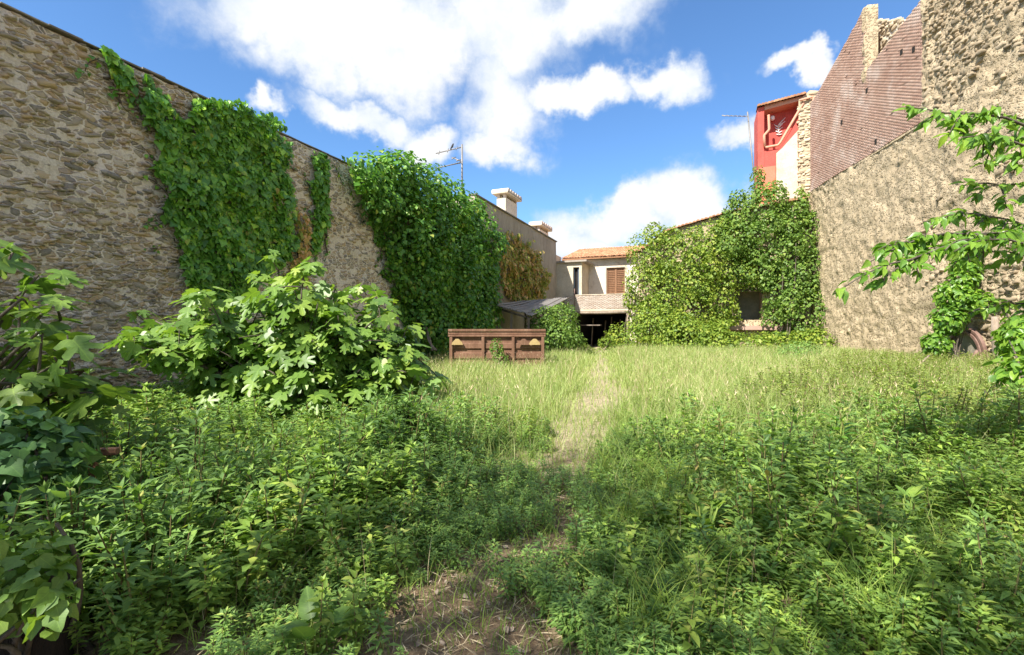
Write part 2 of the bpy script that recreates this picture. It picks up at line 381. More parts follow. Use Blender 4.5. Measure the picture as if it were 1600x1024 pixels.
M['rust'] = rough_mat('rusty_steel', [(0, (.075, .038, .024)), (.4, (.15, .077, .046)), (.75, (.22, .12, .075)), (1, (.30, .19, .13))], 2.5, 22, .8, .4, .006, spots=(3.0, .56, .74, (.28, .19, .13)), stretch=(1, 1, .22))
M['yellow'] = rough_mat('faded_yellow_paint', [(0, (.32, .22, .085)), (1, (.46, .34, .16))], 4, 20, .7, .2)
M['fibro'] = rough_mat('weathered_sheet', [(0, (.17, .155, .14)), (.5, (.27, .25, .23)), (1, (.40, .375, .345))], 1.5, 12, .9, .3, .01, island=.3, spots=(3, .56, .7, (.22, .16, .11)))
M['iron'] = rough_mat('old_iron', [(0, (.10, .055, .042)), (.5, (.19, .115, .09)), (1, (.29, .20, .165))], 4, 30, .75, .3, .004)
M['grey_metal'] = rough_mat('grey_metal', [(0, (.16, .15, .14)), (1, (.30, .285, .27))], 6, 30, .5, .1, metal=.4)
M['dark'] = rough_mat('opening_shade', [(0, (.012, .010, .009)), (1, (.03, .026, .022))], 2, 9, .95, 0)  # near-black: the shade inside openings is put into the colour
M['blue_paint'] = rough_mat('blue_grey_paint', [(0, (.06, .085, .11)), (1, (.12, .155, .19))], 2, 12, .6, .1)
M['plaster_grey'] = rough_mat('grey_green_plaster', [(0, (.15, .14, .10)), (.5, (.23, .21, .155)), (1, (.33, .30, .23))], 1.4, 10, .95, .5, .02)
M['white'] = rough_mat('white_paint', [(0, (.66, .63, .58)), (1, (.8, .78, .74))], 3, 15, .7, .1)
M['feather'] = rough_mat('dark_feather', [(0, (.02, .02, .022)), (1, (.05, .05, .055))], 9, 40, .7, .1)
M['flower'] = rough_mat('orange_petal', [(0, (.72, .36, .02)), (1, (.85, .5, .04))], 9, 40, .6, .1)

# ------------------------------------------------------------------ frames of the place
LW = Frame(-12.0, 0, (.397, 1))                 # left boundary wall, u runs away from the camera
FC = Frame(3.65, 39.4, (1, -.397))              # far buildings, u runs to the right
RW = Frame(20.2, 32.8, (-.176, -1))             # right building, u runs towards the camera

def path_x(Y):
    return np.interp(Y, [1.5, 2.8, 4.2, 6.4, 11.2, 28, 38], [-.12, -.03, .33, .78, 2.1, 5.1, 6.4])
def path_w(Y):
    return np.interp(Y, [1.5, 2.8, 4.2, 6.4, 11.2, 28], [.6, .55, .45, .48, .5, .6])
def gz(X, Y):
    """ground relief"""
    X = np.asarray(X, float); Y = np.asarray(Y, float)
    h = (fbm(X * .35, Y * .35, 0, 3) - .5) * .22 + (fbm(X * 1.6, Y * 1.6, 0, 9) - .5) * .07
    far = np.clip((np.hypot(X, Y - 15) - 40) / 20, 0, 1)
    return h * (1 - far)

# ---- ground
gx = np.concatenate([np.linspace(-400, -26, 14), np.linspace(-25, 28, 240), np.linspace(30, 400, 14)])
gy = np.concatenate([np.linspace(-300, -9, 12), np.linspace(-8, 46, 240), np.linspace(48, 600, 16)])
GX, GY = np.meshgrid(gx, gy)
V = np.stack([GX.ravel(), GY.ravel(), gz(GX, GY).ravel()], -1)
nx, ny = len(gx), len(gy); I = (np.arange(ny - 1)[:, None] * nx + np.arange(nx - 1)[None]).ravel()
Fc = np.stack([I, I + 1, I + nx + 1, I + nx], -1)
m, t = new_mat('soil_and_thatch')
pos = t.new('ShaderNodeNewGeometry').outputs['Position']
a = t.noise(pos, 1.1, 7, .65); b = t.noise(pos, 26, 6, .7)
soil = t.ramp(b, [(.25, (.07, .043, .024)), (.5, (.19, .125, .07)), (.75, (.37, .27, .165))])
thatch = t.ramp(b, [(.25, (.16, .135, .07)), (.5, (.36, .30, .175)), (.75, (.56, .48, .32))])
sx = t.new('ShaderNodeSeparateXYZ'); t.put(sx.inputs[0], pos)
farm = t.maprange(sx.outputs[1], 4.5, 9.0, 0, 1)
mask = t.maprange(t.math('ADD', a, t.math('MULTIPLY', farm, .35)), .5, .68)
p = t.new('ShaderNodeBsdfPrincipled'); t.put(p.inputs['Base Color'], t.mix(mask, soil, thatch)); p.inputs['Roughness'].default_value = .95
bn = t.new('ShaderNodeBump'); bn.inputs['Distance'].default_value = .04; t.put(bn.inputs['Height'], b); t.l.new(bn.outputs[0], p.inputs['Normal'])
finish(t, p.outputs[0])
obj('ground', mk_mesh('ground', V, Fc, m, True), kind='structure')

# ------------------------------------------------------------------ stones
def stone_proto(seed, k=8):
    r = np.random.default_rng(seed)
    a = (np.arange(k) + r.uniform(-.25, .25, k)) * 2 * math.pi / k
    # super-ellipse outline in x,z; proud along -y
    ca, sa = np.cos(a), np.sin(a)
    ex = np.sign(ca) * np.abs(ca) ** .42 * r.uniform(.66, 1.08, k); ez = np.sign(sa) * np.abs(sa) ** .42 * r.uniform(.62, 1.08, k)
    o = np.stack([ex * .5, np.full(k, .6), ez * .5], -1)
    m1 = np.stack([ex * .49, r.uniform(-.1, .12, k), ez * .49], -1)
    m2 = np.stack([ex * r.uniform(.30, .44, k), r.uniform(-.55, -.25, k), ez * r.uniform(.30, .44, k)], -1)
    V = np.concatenate([o, m1, m2, [[r.uniform(-.08, .08), -.52, r.uniform(-.08, .08)]]])
    Fc = []
    for i in range(k):
        j = (i + 1) % k
        Fc += [(i, j, k + j), (i, k + j, k + i), (k + i, k + j, 2 * k + j), (k + i, 2 * k + j, 2 * k + i), (2 * k + i, 2 * k + j, 3 * k)]
    return V, np.array(Fc, int)
SP = [stone_proto(100 + i, 7 + i % 3) for i in range(10)]
def lay_stones(x0, x1, z0, z1, hfun, wfun, keep, r):
    """courses of rubble: list of (x, z, w, h)"""
    o = []; z = z0
    while z < z1:
        h = hfun(z, r); x = x0 + r.uniform(-.2, 0)
        while x < x1:
            ww = wfun(h, r); hh = h * r.uniform(.65, 1.35)
            cx, cz = x + ww / 2, z + h / 2 + r.uniform(-.3, .3) * h
            if keep(cx, cz): o.append((cx, cz, ww * r.uniform(.88, 1.04), hh))
            x += ww * r.uniform(.93, 1.0)
        z += h * .9
    return o
def put_stones(parent, frame, lst, mat, nmax, r, yfun, sink=.5, tilt=.12, dep=(.06, .13)):
    """the nmax largest as single stones, the rest as one mesh"""
    P = np.array(lst); n = len(P)
    wp = frame.w(np.stack([P[:, 0], np.zeros(n), P[:, 1]], -1))
    dist = np.linalg.norm(wp - np.array((0, 0, CAMZ)), axis=1)
    vis = (np.abs(wp[:, 0]) < wp[:, 1] * 1.05) & (wp[:, 1] > 0) & (np.abs(wp[:, 2] - CAMZ) < wp[:, 1] * .67)
    scr = P[:, 2] * P[:, 3] / dist ** 2 * vis
    order = np.argsort(-scr)
    mats, T, pi = [], [], []
    for i in range(n):
        x, z, ww, hh = P[i]; d = r.uniform(*dep)
        a = r.normal(0, tilt); c, s = math.cos(a), math.sin(a)
        Rm = np.array([[c, 0, -s], [0, 1, 0], [s, 0, c]]) @ np.diag([ww, d, hh])
        mats.append(Rm); T.append((x, yfun(x, z) + d * r.uniform(-.15, sink), z)); pi.append(r.integers(len(SP)))
    mats = np.array(mats); T = np.array(T); pi = np.array(pi)
    single = set(order[:nmax].tolist())
    mes = [mk_mesh('stone', v, f, mat) for v, f in SP] if nmax else None
    for i in sorted(single):
        o = obj('stone', mes[pi[i]], parent)
        o.matrix_local = Matrix.Translation(T[i]) @ Matrix(mats[i].tolist()).to_4x4()
    rest = np.array([i for i in range(n) if i not in single], int)
    if len(rest):
        parts = []
        for k in range(len(SP)):
            q = rest[pi[rest] == k]
            if len(q): parts.append(inst(SP[k][0], SP[k][1], mats[q], T[q]))
        Vv, Ff = cat(parts)
        obj('small_stones', mk_mesh('small_stones', Vv, Ff, mat), parent, kind='stuff')
def relief_sheet(xs, zs, yfun):
    X, Z = np.meshgrid(xs, zs); Y = yfun(X, Z)
    V = np.stack([X.ravel(), Y.ravel(), Z.ravel()], -1); n = len(xs)
    I = (np.arange(len(zs) - 1)[:, None] * n + np.arange(n - 1)[None]).ravel()
    return V, np.stack([I, I + 1, I + n + 1, I + n], -1)
def solid_sheet(name, xs, zs, yfun, back, mat, parent):
    """a wall: relief on the front, flat back, closed ends"""
    V, Fc = relief_sheet(xs, zs, yfun); n, k = len(xs), len(zs)
    V2 = V.copy(); V2[:, 1] = back
    o = len(V); F2 = Fc[:, ::-1] + o
    rim = list(range(n)) + [i * n + n - 1 for i in range(1, k)] + [(k - 1) * n + i for i in range(n - 2, -1, -1)] + [i * n for i in range(k - 2, 0, -1)]
    rim = np.array(rim); nr3 = len(rim); V3 = np.concatenate([V[rim], V2[rim]]); i3 = np.arange(nr3) + 2 * o; j3 = np.roll(i3, -1)
    F3 = np.stack([j3, i3, i3 + nr3, j3 + nr3], -1)
    return obj(name, mk_mesh(name, np.concatenate([V, V2, V3]), np.concatenate([Fc, F2, F3]), mat, True), parent)

# ------------------------------------------------------------------ LEFT WALL
LH = 7.1
lw = LW.thing('rubble_wall', 'tall rubble stone wall with flaking mortar along the left side', 'stone wall')
s_end = 27.3
def ly(x, z):
    return (fbm(np.asarray(x) * .5, np.asarray(z) * .5, 0, 21) - .5) * .16 + (fbm(np.asarray(x) * 4, np.asarray(z) * 5, 0, 22) - .5) * .13
xs = np.concatenate([np.arange(-6, 6, .5), np.arange(6, 20, .09), np.arange(20, s_end, .2), [s_end]])
solid_sheet('wall_core', xs, np.arange(-.3, LH + .01, .09), ly, .55, M['mortar'], lw)
r = np.random.default_rng(5)
# coping of thin slates
xx = -6.0; k = 0; protoV, protoF = boxes([(-.5, .5, -.5, .5, -.5, .5)])
cps = []
while xx < s_end:
    L = r.uniform(.35, .7); L = min(L, s_end - xx + .01)
    cps.append((xx + L / 2, L * 1.01, r.uniform(.018, .034), r.uniform(-.01, .05))); xx += L
cm = mk_mesh('coping_slab', protoV, protoF, M['coping'])
for (cx, L, h, dy) in cps:
    o = obj('coping_slab', cm, lw); o.location = (cx, .24 + dy, LH + .02 + h / 2); o.scale = (L, .58, h); o.rotation_euler = (r.normal(0, .01), r.normal(0, .006), r.normal(0, .012))
bigs = []
for _ in range(2600):
    x, z = r.uniform(6.2, 14.2), r.uniform(.2, LH - .12); hh = r.uniform(.09, .20) if z > 2.6 else r.uniform(.07, .15); ww = hh * r.uniform(1.5, 3.2)
    if ww > .62: continue
    if all(abs(x - b[0]) > (ww + b[2]) * .5 or abs(z - b[1]) > (hh + b[3]) * .52 for b in bigs): bigs.append((x, z, ww, hh))
    if len(bigs) > 260: break
bigs = [b for b in bigs if b[0] < 12.6 or r.random() < .25]
BA = np.array(bigs)
def hf(z, r): return r.uniform(.035, .08) if z < 3.0 else r.uniform(.045, .095)
def wf(h, r): return min(.42, h * r.uniform(1.4, 4.2))
def keepL(x, z):
    if (np.abs(BA[:, 0] - x) < BA[:, 2] * .5).__and__(np.abs(BA[:, 1] - z) < BA[:, 3] * .55).any(): return False
    q = float(fbm(np.array(x * .55), np.array(z * .8), 0, 44))
    if x > 13.2: return q > .52 and r.random() < .3
    if z > 3.4: return r.random() < (.72 if q > .42 else .3)
    return r.random() < .96
lst = lay_stones(6.2, 21.5, .05, LH - .06, hf, wf, keepL, r)
lst = bigs + [q for q in lst if not (q[0] > 13.2 and q[2] > .4)]
put_stones(lw, LW, lst, M['stone'], 300, r, lambda x, z: float(ly(x, z)), .55, .22, (.06, .19))

# ------------------------------------------------------------------ PLASTERED HOUSE beyond it (parapet with chimneys)
PHs = LW.sub(s_end + .003)
ph = PHs.thing('plastered_house', 'flat brown rendered house wall with parapet and two chimneys beyond the ivy', 'house')
PL = 42.35 - s_end; PHH = 8.55
solid_sheet('wall', np.arange(0, PL + .01, .3), np.linspace(-.2, PHH, 30), lambda x, z: (fbm(x * .6, z * .6, 0, 31) - .5) * .1 + .02, 6.5, M['render_brown'], ph)
box('parapet_coping', (-.04, PL + .05, -.06, .4, PHH + .002, PHH + .09), M['coping'], ph, .02)
box('roof_slab', (.3, PL - .2, .6, 6.2, PHH - .35, PHH - .1), M['render_brown'], ph)
def chimney(px0, px1, ytop, ycap, back, wd):
    f = LW
    a, _ = f.hit(px0, 340, back); b, zt = f.hit(px1, ycap, back); _, zz = f.hit((px0 + px1) / 2, ytop, back)
    a -= s_end; b -= s_end; zc = zt
    ch = box('chimney', (a, b, back, back + wd, PHH - .4, zc), M['white_plaster'], ph, .02)
    for (u, v) in ((a + .12, back + .12), (b - .12, back + .12), (a + .12, back + wd - .12), (b - .12, back + wd - .12)):
        box('chimney_leg', (u - .1, u + .1, v - .1, v + .1, zc + .002, zc + .24), M['brick_pale'], ch)
    box('chimney_flue', (a + .3, b - .3, back + .3, back + wd - .3, zc + .003, zc + .2), M['dark'], ch)
    cap = box('chimney_cap', (a - .28, b + .28, back - .28, back + wd + .28, zc + .242, zc + .36), M['cream_plaster'], ch, .02)
    # round tiles laid across the cap
    n = 6; L = (b - a) + .56
    for i in range(n):
        x = a - .28 + L * (i + .5) / n; rr = L / n * .5
        ang = np.linspace(0, math.pi, 7); pv = []; 
        for y in (back - .3, back + wd + .3):
            for q in ang: pv.append((x + rr * math.cos(q), y, zc + .362 + rr * 1.1 * math.sin(q)))
        fc = [(j, j + 1, j + 8, j + 7) for j in range(6)] + [tuple(range(7)), tuple(range(13, 6, -1))]
        obj('cap_tile', mk_mesh('cap_tile', pv, fc, M['brick_pale']), ch)
chimney(790, 808, 303, 320, 2.2, .7)
chimney(843, 857, 354, 366, 2.2, .6)

# ------------------------------------------------------------------ roof tiles
def tile_rows(p0, du, dv, nrm, nu, nv, wtile, ltile, mat, name, parent, r):
    """channel tiles: half round covers running down dv"""
    k = 5; ang = np.linspace(0, math.pi, k + 1)
    V = []
    for (yy, sc_) in ((0, 1.0), (1, .82)):
        for q in ang: V.append((math.cos(q) * .5 * sc_, yy, math.sin(q) * .42 * sc_))
    V = np.array(V); Fq = [(j, j + 1, j + k + 2, j + k + 1) for j in range(k)] + [tuple(range(k + 1))]
    Ft = tri(Fq)
    Ms, Ts = [], []
    B = np.stack([du, dv, nrm], -1)
    for i in range(nu):
        for j in range(nv):
            s = r.uniform(.92, 1.06); a = r.normal(0, .05); c, sn = math.cos(a), math.sin(a)
            L = np.array([[c, -sn, 0], [sn, c, 0], [0, 0, 1]]) @ np.diag([wtile * s, -ltile * 1.12, wtile * s])
            Ms.append(B @ L); Ts.append(p0 + du * (i + .5) * wtile * 1.02 + dv * ((j + 1) * ltile + r.uniform(-.02, .02)) + nrm * (.02 + r.uniform(0, .02)))
    Vv, Ff = inst(V, Ft, np.array(Ms), np.array(Ts))
    return obj(name, mk_mesh(name, Vv, Ff, mat), parent, kind='stuff')

# ------------------------------------------------------------------ VILLAGE HOUSE at the far end
vh = FC.thing('village_house', 'small white plastered house with tiled roof, terrace and dark garage opening', 'house')
g0, _ = FC.hit(899, 500); g1, _ = FC.hit(979, 500); e1, _ = FC.hit(992, 500)
GZ = 2.72
# ground floor: piers, lintel zone, room with its shade painted on the walls
box('pier', (-1.2, g0, .0, .6, -.3, 2.9), M['white_plaster'], vh, .02)
box('pier', (g1, e1 + .3, .0, .6, -.3, 2.9), M['white_plaster'], vh, .02)
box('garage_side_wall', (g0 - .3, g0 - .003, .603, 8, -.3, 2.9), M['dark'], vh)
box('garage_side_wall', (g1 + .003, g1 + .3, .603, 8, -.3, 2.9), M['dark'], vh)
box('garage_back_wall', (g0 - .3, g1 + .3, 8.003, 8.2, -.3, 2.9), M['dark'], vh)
box('terrace_slab', (-1.2, e1 + .3, .02, 8.2, 2.903, 3.05), M['cream_plaster'], vh, .02)
lb = tube([(g0 - .35, -.12, 2.78), ((g0 + g1) / 2, -.12, 2.76), (g1 + .3, -.12, 2.79)], .11, 8)
obj('lintel_beam', mk_mesh('lintel_beam', *lb, M['deadwood'], True), vh)
for x in (g0 - .12, g1 + .1):
    q = tube([(x, -.14, -.1), (x + .02, -.13, 1.4), (x, -.12, 2.7)], .10, 7); obj('post', mk_mesh('post', *q, M['deadwood'], True), vh)
for x, y, h in ((g0 + .8, 2.2, 2.4), (g0 + 1.7, 3.0, 2.2), (g0 + 2.3, 2.5, 2.5), (g0 + 2.9, 3.3, 2.3)):
    q = tube([(x, y, -.1), (x + .15, y + .1, h)], .06, 6); obj('inner_pole', mk_mesh('inner_pole', *q, M['old_wood']), vh)
box('plank_shelf', (g0 + .1, g0 + 1.9, .5, 1.2, 1.75, 1.83), M['old_wood'], vh)
# terrace parapet of exposed brick
pz0, pz1 = 3.06, FC.hit(930, 461)[1]
box('parapet_core', (g0 - .75, e1 + .3, .06, .26, pz0, pz1 - .02), M['brick_mortar'], vh)
r = np.random.default_rng(8)
def bricks(x0, x1, ztop, zbot, y, L, H, J, mat, name, parent, r, keep=None, proud=.012, n_single=0):
    Ms, Ts = [], []; z = zbot; row = 0
    zmax = max(ztop(x0), ztop(x1)) if callable(ztop) else ztop
    while z < zmax:
        x = x0 - (L / 2 if row % 2 else 0)
        while x < x1:
            cx = x + L / 2; top = ztop(cx) if callable(ztop) else ztop
            a, b = max(x, x0), min(x + L - J, x1)
            if b - a > .05 and z + H <= top + .03 and (keep is None or keep(cx, z)):
                Ms.append(np.diag([b - a, .08, (H - J) * r.uniform(.93, 1.02)])); Ts.append(((a + b) / 2 + r.normal(0, .003), y + r.uniform(-proud, .01), z + H / 2 + r.normal(0, .003)))
            x += L
        z += H; row += 1
    pv, pf = boxes([(-.5, .5, -.5, .5, -.5, .5)]); Vv, Ff = inst(np.array(pv), tri([f for f in pf if f != (2, 3, 7, 6)]), np.array(Ms), np.array(Ts))
    return obj(name, mk_mesh(name, Vv, Ff, mat), parent, kind='stuff')
bricks(g0 - .75, e1 + .3, pz1 - .03, pz0 + .01, .065, .30, .075, .016, M['brick_pale'], 'parapet_bricks', vh, r)
box('parapet_coping', (g0 - .8, e1 + .33, .0, .32, pz1 - .018, pz1 + .05), M['cream_plaster'], vh, .015)
q = tube([(FC.hit(898, 470)[0], -.04, 2.95), (FC.hit(898, 470)[0], -.04, pz1 + .55)], .03, 6); obj('railing_post', mk_mesh('railing_post', *q, M['iron']), vh)
# upper storey
UD = 3.0
a0, _ = FC.hit(908, 430, UD); a1, _ = FC.hit(996, 430, UD); ez = FC.hit(930, 406, UD)[1]
d0, dz1 = FC.hit(947.5, 419, UD); d1, _ = FC.hit(976.5, 419, UD)
box('upper_wall', [(a0, d0, UD, UD + .4, 3.052, ez), (d1, a1 + .6, UD, UD + .4, 3.052, ez)], M['white_plaster'], vh)
box('upper_wall_lintel', (d0 + .002, d1 - .002, UD + .004, UD + .4, dz1, ez - .002), M['white_plaster'], vh)
dr = box('balcony_door', (d0 + .002, d1 - .002, UD + .16, UD + .22, 3.053, dz1 - .004), M['wood'], vh)
dw = d1 - d0
for s, e in ((d0 + .03, d0 + .11), (d1 - .11, d1 - .03), ((d0 + d1) / 2 - .07, (d0 + d1) / 2 + .07)):
    box('door_stile', (s, e, UD + .10, UD + .159, 3.06, dz1 - .01), M['wood'], dr)
for zz in (dz1 - .16, 4.2, 3.1): box('door_rail', (d0 + .112, d1 - .112, UD + .105, UD + .158, zz, zz + .12), M['wood'], dr)
n = 14
for i in range(n):
    zz = 4.34 + (dz1 - .18 - 4.34) * i / n
    for (s, e) in ((d0 + .12, (d0 + d1) / 2 - .08), ((d0 + d1) / 2 + .08, d1 - .12)):
        o = box('louvre_slat', (s, e, -.045, .0, 0, .015), M['wood'], dr); o.location = (0, UD + .155, zz); o.rotation_euler = (R(0), 0, 0)
box('door_surround', [(d0 - .12, d0 + .001, UD - .03, UD - .003, 3.06, dz1 + .1), (d1 - .001, d1 + .12, UD - .03, UD - .003, 3.06, dz1 + .1), (d0 + .003, d1 - .003, UD - .03, UD - .003, dz1, dz1 + .1)], M['cream_plaster'], vh)
# round ceramic plaques beside the door
for py in (435, 441, 448):
    s, z = FC.hit(983, py, UD); q = tube([(s, UD - .05, z), (s, UD - .004, z)], .1, 8); obj('wall_plaque', mk_mesh('wall_plaque', *q, M['grey_metal']), vh)
# eaves and roof
box('eaves_board', (a0 - 1.6, a1 + .9, UD - .35, UD + .4, ez + .004, ez + .09), M['old_wood'], vh)
for i, x in enumerate(np.arange(a0 - 1.4, a1 + .8, .45)):
    box('rafter_end', (x, x + .09, UD - .45, UD - .353, ez - .02, ez + .08), M['old_wood'], vh)
rp0 = np.array((a0 - 1.6, UD - .55, ez + .12)); dv = unit(np.array((0, 6.5, 1.75)))
nr = np.cross(np.array((1.0, 0, 0)), dv)
nu = int((a1 + 1.0 - a0 + 1.6) / .235)
V = [rp0, rp0 + np.array((nu * .24, 0, 0)), rp0 + np.array((nu * .24, 0, 0)) + dv * 6.7, rp0 + dv * 6.7]
V = V + [v - nr * .12 for v in V]
rf = obj('roof', mk_mesh('roof', V, [(0, 1, 2, 3), (7, 6, 5, 4), (0, 4, 5, 1), (1, 5, 6, 2), (2, 6, 7, 3), (3, 7, 4, 0)], M['terracotta']), vh)
tile_rows(rp0 + nr * .01, np.array((1.0, 0, 0)), dv, nr, nu, 17, .23, .39, M['terracotta'], 'roof_tiles', rf, r)
box('house_body', (a0 - 1.5, a1 + .6, UD + .403, UD + 6.5, 3.052, ez), M['white_plaster'], vh)
# extension on the terrace
x0, zt = FC.hit(846, 413, .45); x1, _ = FC.hit(909, 413, .45); q0, qz = FC.hit(895.5, 418, .45); q1, _ = FC.hit(905, 418, .45)
box('extension_wall', [(x0, q0, .45, 2.99, 3.053, zt), (q1, x1, .45, 2.99, 3.053, zt), (q0 - .001, q1 + .001, .454, 2.98, qz, zt - .001)], M['cream_plaster'], vh)
box('extension_slab', (x0 - .2, x1 + .45, .2, 2.995, zt + .003, zt + .16), M['render_brown'], vh, .02)
dd = box('extension_door', (q0 + .004, q1 - .004, .75, .8, 3.054, qz - .003), M['dark'], vh)
box('door_frame', [(q0 + .005, q0 + .07, .6, .748, 3.06, qz - .01), (q1 - .14, q1 - .01, .6, .748, 3.06, qz - .01)], M['blue_paint'], dd)
xl, zl = FC.hit(847, 398, 1.5)
box('side_block', (xl - .3, FC.hit(868, 398, 1.5)[0], 1.5, 3.2, zt + .165, FC.hit(850, 399, 1.5)[1]), M['cream_plaster'], vh)

# ------------------------------------------------------------------ BARN behind the creeper
BF = FC.sub(e1 + .303, -.4)
bn_ = BF.thing('overgrown_barn', 'old barn wall smothered in bright creeper with small dark window', 'barn')
c_end = 17.8 - (e1 + .303)
def bl(px, py, y=-.0):
    s, z = BF.hit(px, py, y); return s, z
w0, wz1 = bl(1150, 456); w1, wz0 = bl(1191, 500)
z_at = lambda s: np.interp(s, [0, bl(1040, 362)[0], bl(1140, 332)[0], c_end], [7.3, bl(1040, 362)[1], bl(1140, 332)[1], bl(1140, 332)[1] + .5])
prism('wall', [(0, -.3), (w0, -.3), (w0, z_at(w0)), (bl(1040, 0)[0], z_at(bl(1040, 0)[0])), (0, 7.3)], 0, .6, M['stucco'], bn_)
prism('wall', [(w1, -.3), (c_end, -.3), (c_end, z_at(c_end)), (w1, z_at(w1))], 0, .6, M['stucco'], bn_)
prism('wall_below_window', [(w0 + .003, -.3), (w1 - .003, -.3), (w1 - .003, wz0), (w0 + .003, wz0)], .004, .6, M['stucco'], bn_)
prism('wall_above_window', [(w0 + .003, wz1), (w1 - .003, wz1), (w1 - .003, z_at(w1) - .003), (w0 + .003, z_at(w0) - .003)], .004, .6, M['stucco'], bn_)
box('window_recess', (w0 - .5, w1 + .5, 1.9, 2.0, wz0 - .3, wz1 + .3), M['plaster_grey'], bn_)
box('window_reveal', [(w0 - .55, w0 - .002, .603, 1.89, wz0 - .3, wz1 + .3), (w1 + .002, w1 + .55, .603, 1.89, wz0 - .3, wz1 + .3)], M['brick'], bn_)
box('window_lintel', (w0 - .5, w1 + .5, -.12, -.003, wz1 - .02, wz1 + .2), M['old_wood'], bn_, .02)
box('stone_ledge', (bl(1128, 512)[0], bl(1232, 512)[0], -.55, -.003, bl(1150, 516)[1], bl(1150, 509)[1]), M['brick'], bn_, .03)
# roof edge tiles along the sloping top
r = np.random.default_rng(12)
tp = []
ss = np.arange(.1, c_end - .1, .26)
kk = 5; ang = np.linspace(0, math.pi, kk + 1)
tv = []
for yy in (-.35, .8):
    for q in ang: tv.append((math.cos(q) * .14, yy, math.sin(q) * .12))
tm = mk_mesh('roof_edge_tile', tv, [(j, j + 1, j + kk + 2, j + kk + 1) for j in range(kk)] + [tuple(range(kk + 1)), tuple(range(2 * kk + 1, kk, -1))], M['terracotta'])
for s in ss:
    o = obj('roof_edge_tile', tm, bn_); o.location = (s, 0, float(z_at(s)) + .005); o.rotation_euler = (r.normal(.06, .03), -.12, r.normal(0, .06))
prism('roof', [(0, 7.1), (c_end, float(z_at(c_end)) - .25), (c_end, float(z_at(c_end)) - .02), (bl(1140, 0)[0], float(z_at(bl(1140, 0)[0])) - .02), (bl(1040, 0)[0], float(z_at(bl(1040, 0)[0])) - .02), (0, 7.25)], .603, 7, M['terracotta'], bn_)

# ------------------------------------------------------------------ RED HOUSE behind the barn
RD = 4.5
def rd(px, py, y=RD): return FC.hit(px, py, y)
x0, zt = rd(1184, 172); x1, _ = rd(1283, 172)
RF = FC.sub(x0, RD)
rh = RF.thing('red_house', 'narrow red painted house corner with decorated niche rising behind the creeper', 'house')
def rl(px, py, y=0.0): return RF.hit(px, py, y)
zlo = 6.0
n0, nzt = rl(1194, 176); n1, nzb = rl(1253, 233)
zto = rl(1252, 160)[1]
# body with a real recess (loggia) : left pilaster, sill wall, right wall
def topz(px): return rl(px, np.interp(px, [1184, 1200, 1283], [169, 165, 143]))[1]
pl = lambda *p: [rl(*q) for q in p]
prism('pilaster', [(0, zlo), (n0, zlo), (n0, topz(1194)), (0, topz(1184))], 0, 3.0, M['red_paint'], rh)
prism('lower_wall', [(n0 + .003, zlo), (rl(1283, 0)[0], zlo), (rl(1283, 0)[0], rl(1283, 150)[1]), (rl(1254, 0)[0], rl(1254, 158)[1]), *pl((1254, 170), (1220, 232), (1196, 236)), (n0 + .003, rl(1194, 236)[1])], .02, 3.0, M['red_paint'], rh)
box('loggia_back', (n0 + .006, rl(1262, 0)[0], 1.2, 1.5, rl(1200, 240)[1], rl(1200, 160)[1]), M['red_paint'], rh)
prism('loggia_ceiling', [rl(1194.5, 172), rl(1254, 156), rl(1254, 150), rl(1194.5, 164)], .03, 3.0, M['salmon'], rh)
prism('orange_panel', pl((1185, 263), (1212, 259), (1212, 330), (1185, 334)), -.03, -.003, M['orange_paint'], rh, label='orange lower panel')
prism('white_patch', pl((1213, 240), (1222, 232), (1246, 205), (1247, 310), (1213, 312)), -.04, .016, M['cream_plaster'], rh)
prism('brick_patch', pl((1212, 313), (1247, 311), (1247, 335), (1212, 335)), -.02, .016, M['stucco'], rh)
# stone pier
sx0, _ = rl(1247.5, 200); sx1, _ = rl(1281, 200); sz1 = rl(1262, 147)[1]
prism('stone_pier', [(sx0, zlo), (sx1, zlo), (sx1, rl(1281, 143)[1]), (rl(1265, 0)[0], rl(1265, 142)[1]), (sx0, rl(1248, 158)[1])], -.10, .015, M['stone_pale'], rh)
r = np.random.default_rng(31)
lst = lay_stones(sx0, sx1, zlo + 3, rl(1262, 150)[1], lambda z, r: r.uniform(.14, .26), lambda h, r: h * r.uniform(1.2, 3.0), lambda x, z: x < sx1 and z < np.interp(x, [sx0, rl(1265, 0)[0], sx1], [rl(1248, 160)[1], rl(1265, 145)[1], rl(1281, 146)[1]]), r)
put_stones(rh, RF, lst, M['stone_pale'], 60, r, lambda x, z: -.10, .4, .1, (.1, .2))
def pipe(name, pts, rad, mat, par, y=-.1):
    P = []
    for i, q in enumerate(pts):
        s, z = rl(q[0], q[1], y)
        P.append((s, y, z))
    # densify corners
    D_ = [P[0]]
    for a, b in zip(P[:-1], P[1:]):
        a = np.array(a); b = np.array(b); D_ += [tuple(a + (b - a) * .06), tuple(a + (b - a) * .94)]
    D_.append(P[-1])
    Vv, Ff = tube(D_, rad, 8); return obj(name, mk_mesh(name, Vv, Ff, mat, True), par)
pipe('rail_moulding', [(1201, 180), (1202, 203), (1194, 212), (1195, 231), (1217, 227), (1256, 160)], .10, M['salmon'], rh)
pipe('drain_pipe', [(1250, 157), (1271, 151), (1272, 184), (1283, 186)], .09, M['salmon'], rh, -.28)
pipe('down_pipe', [(1281, 187), (1280, 262)], .08, M['salmon'], rh, -.28)
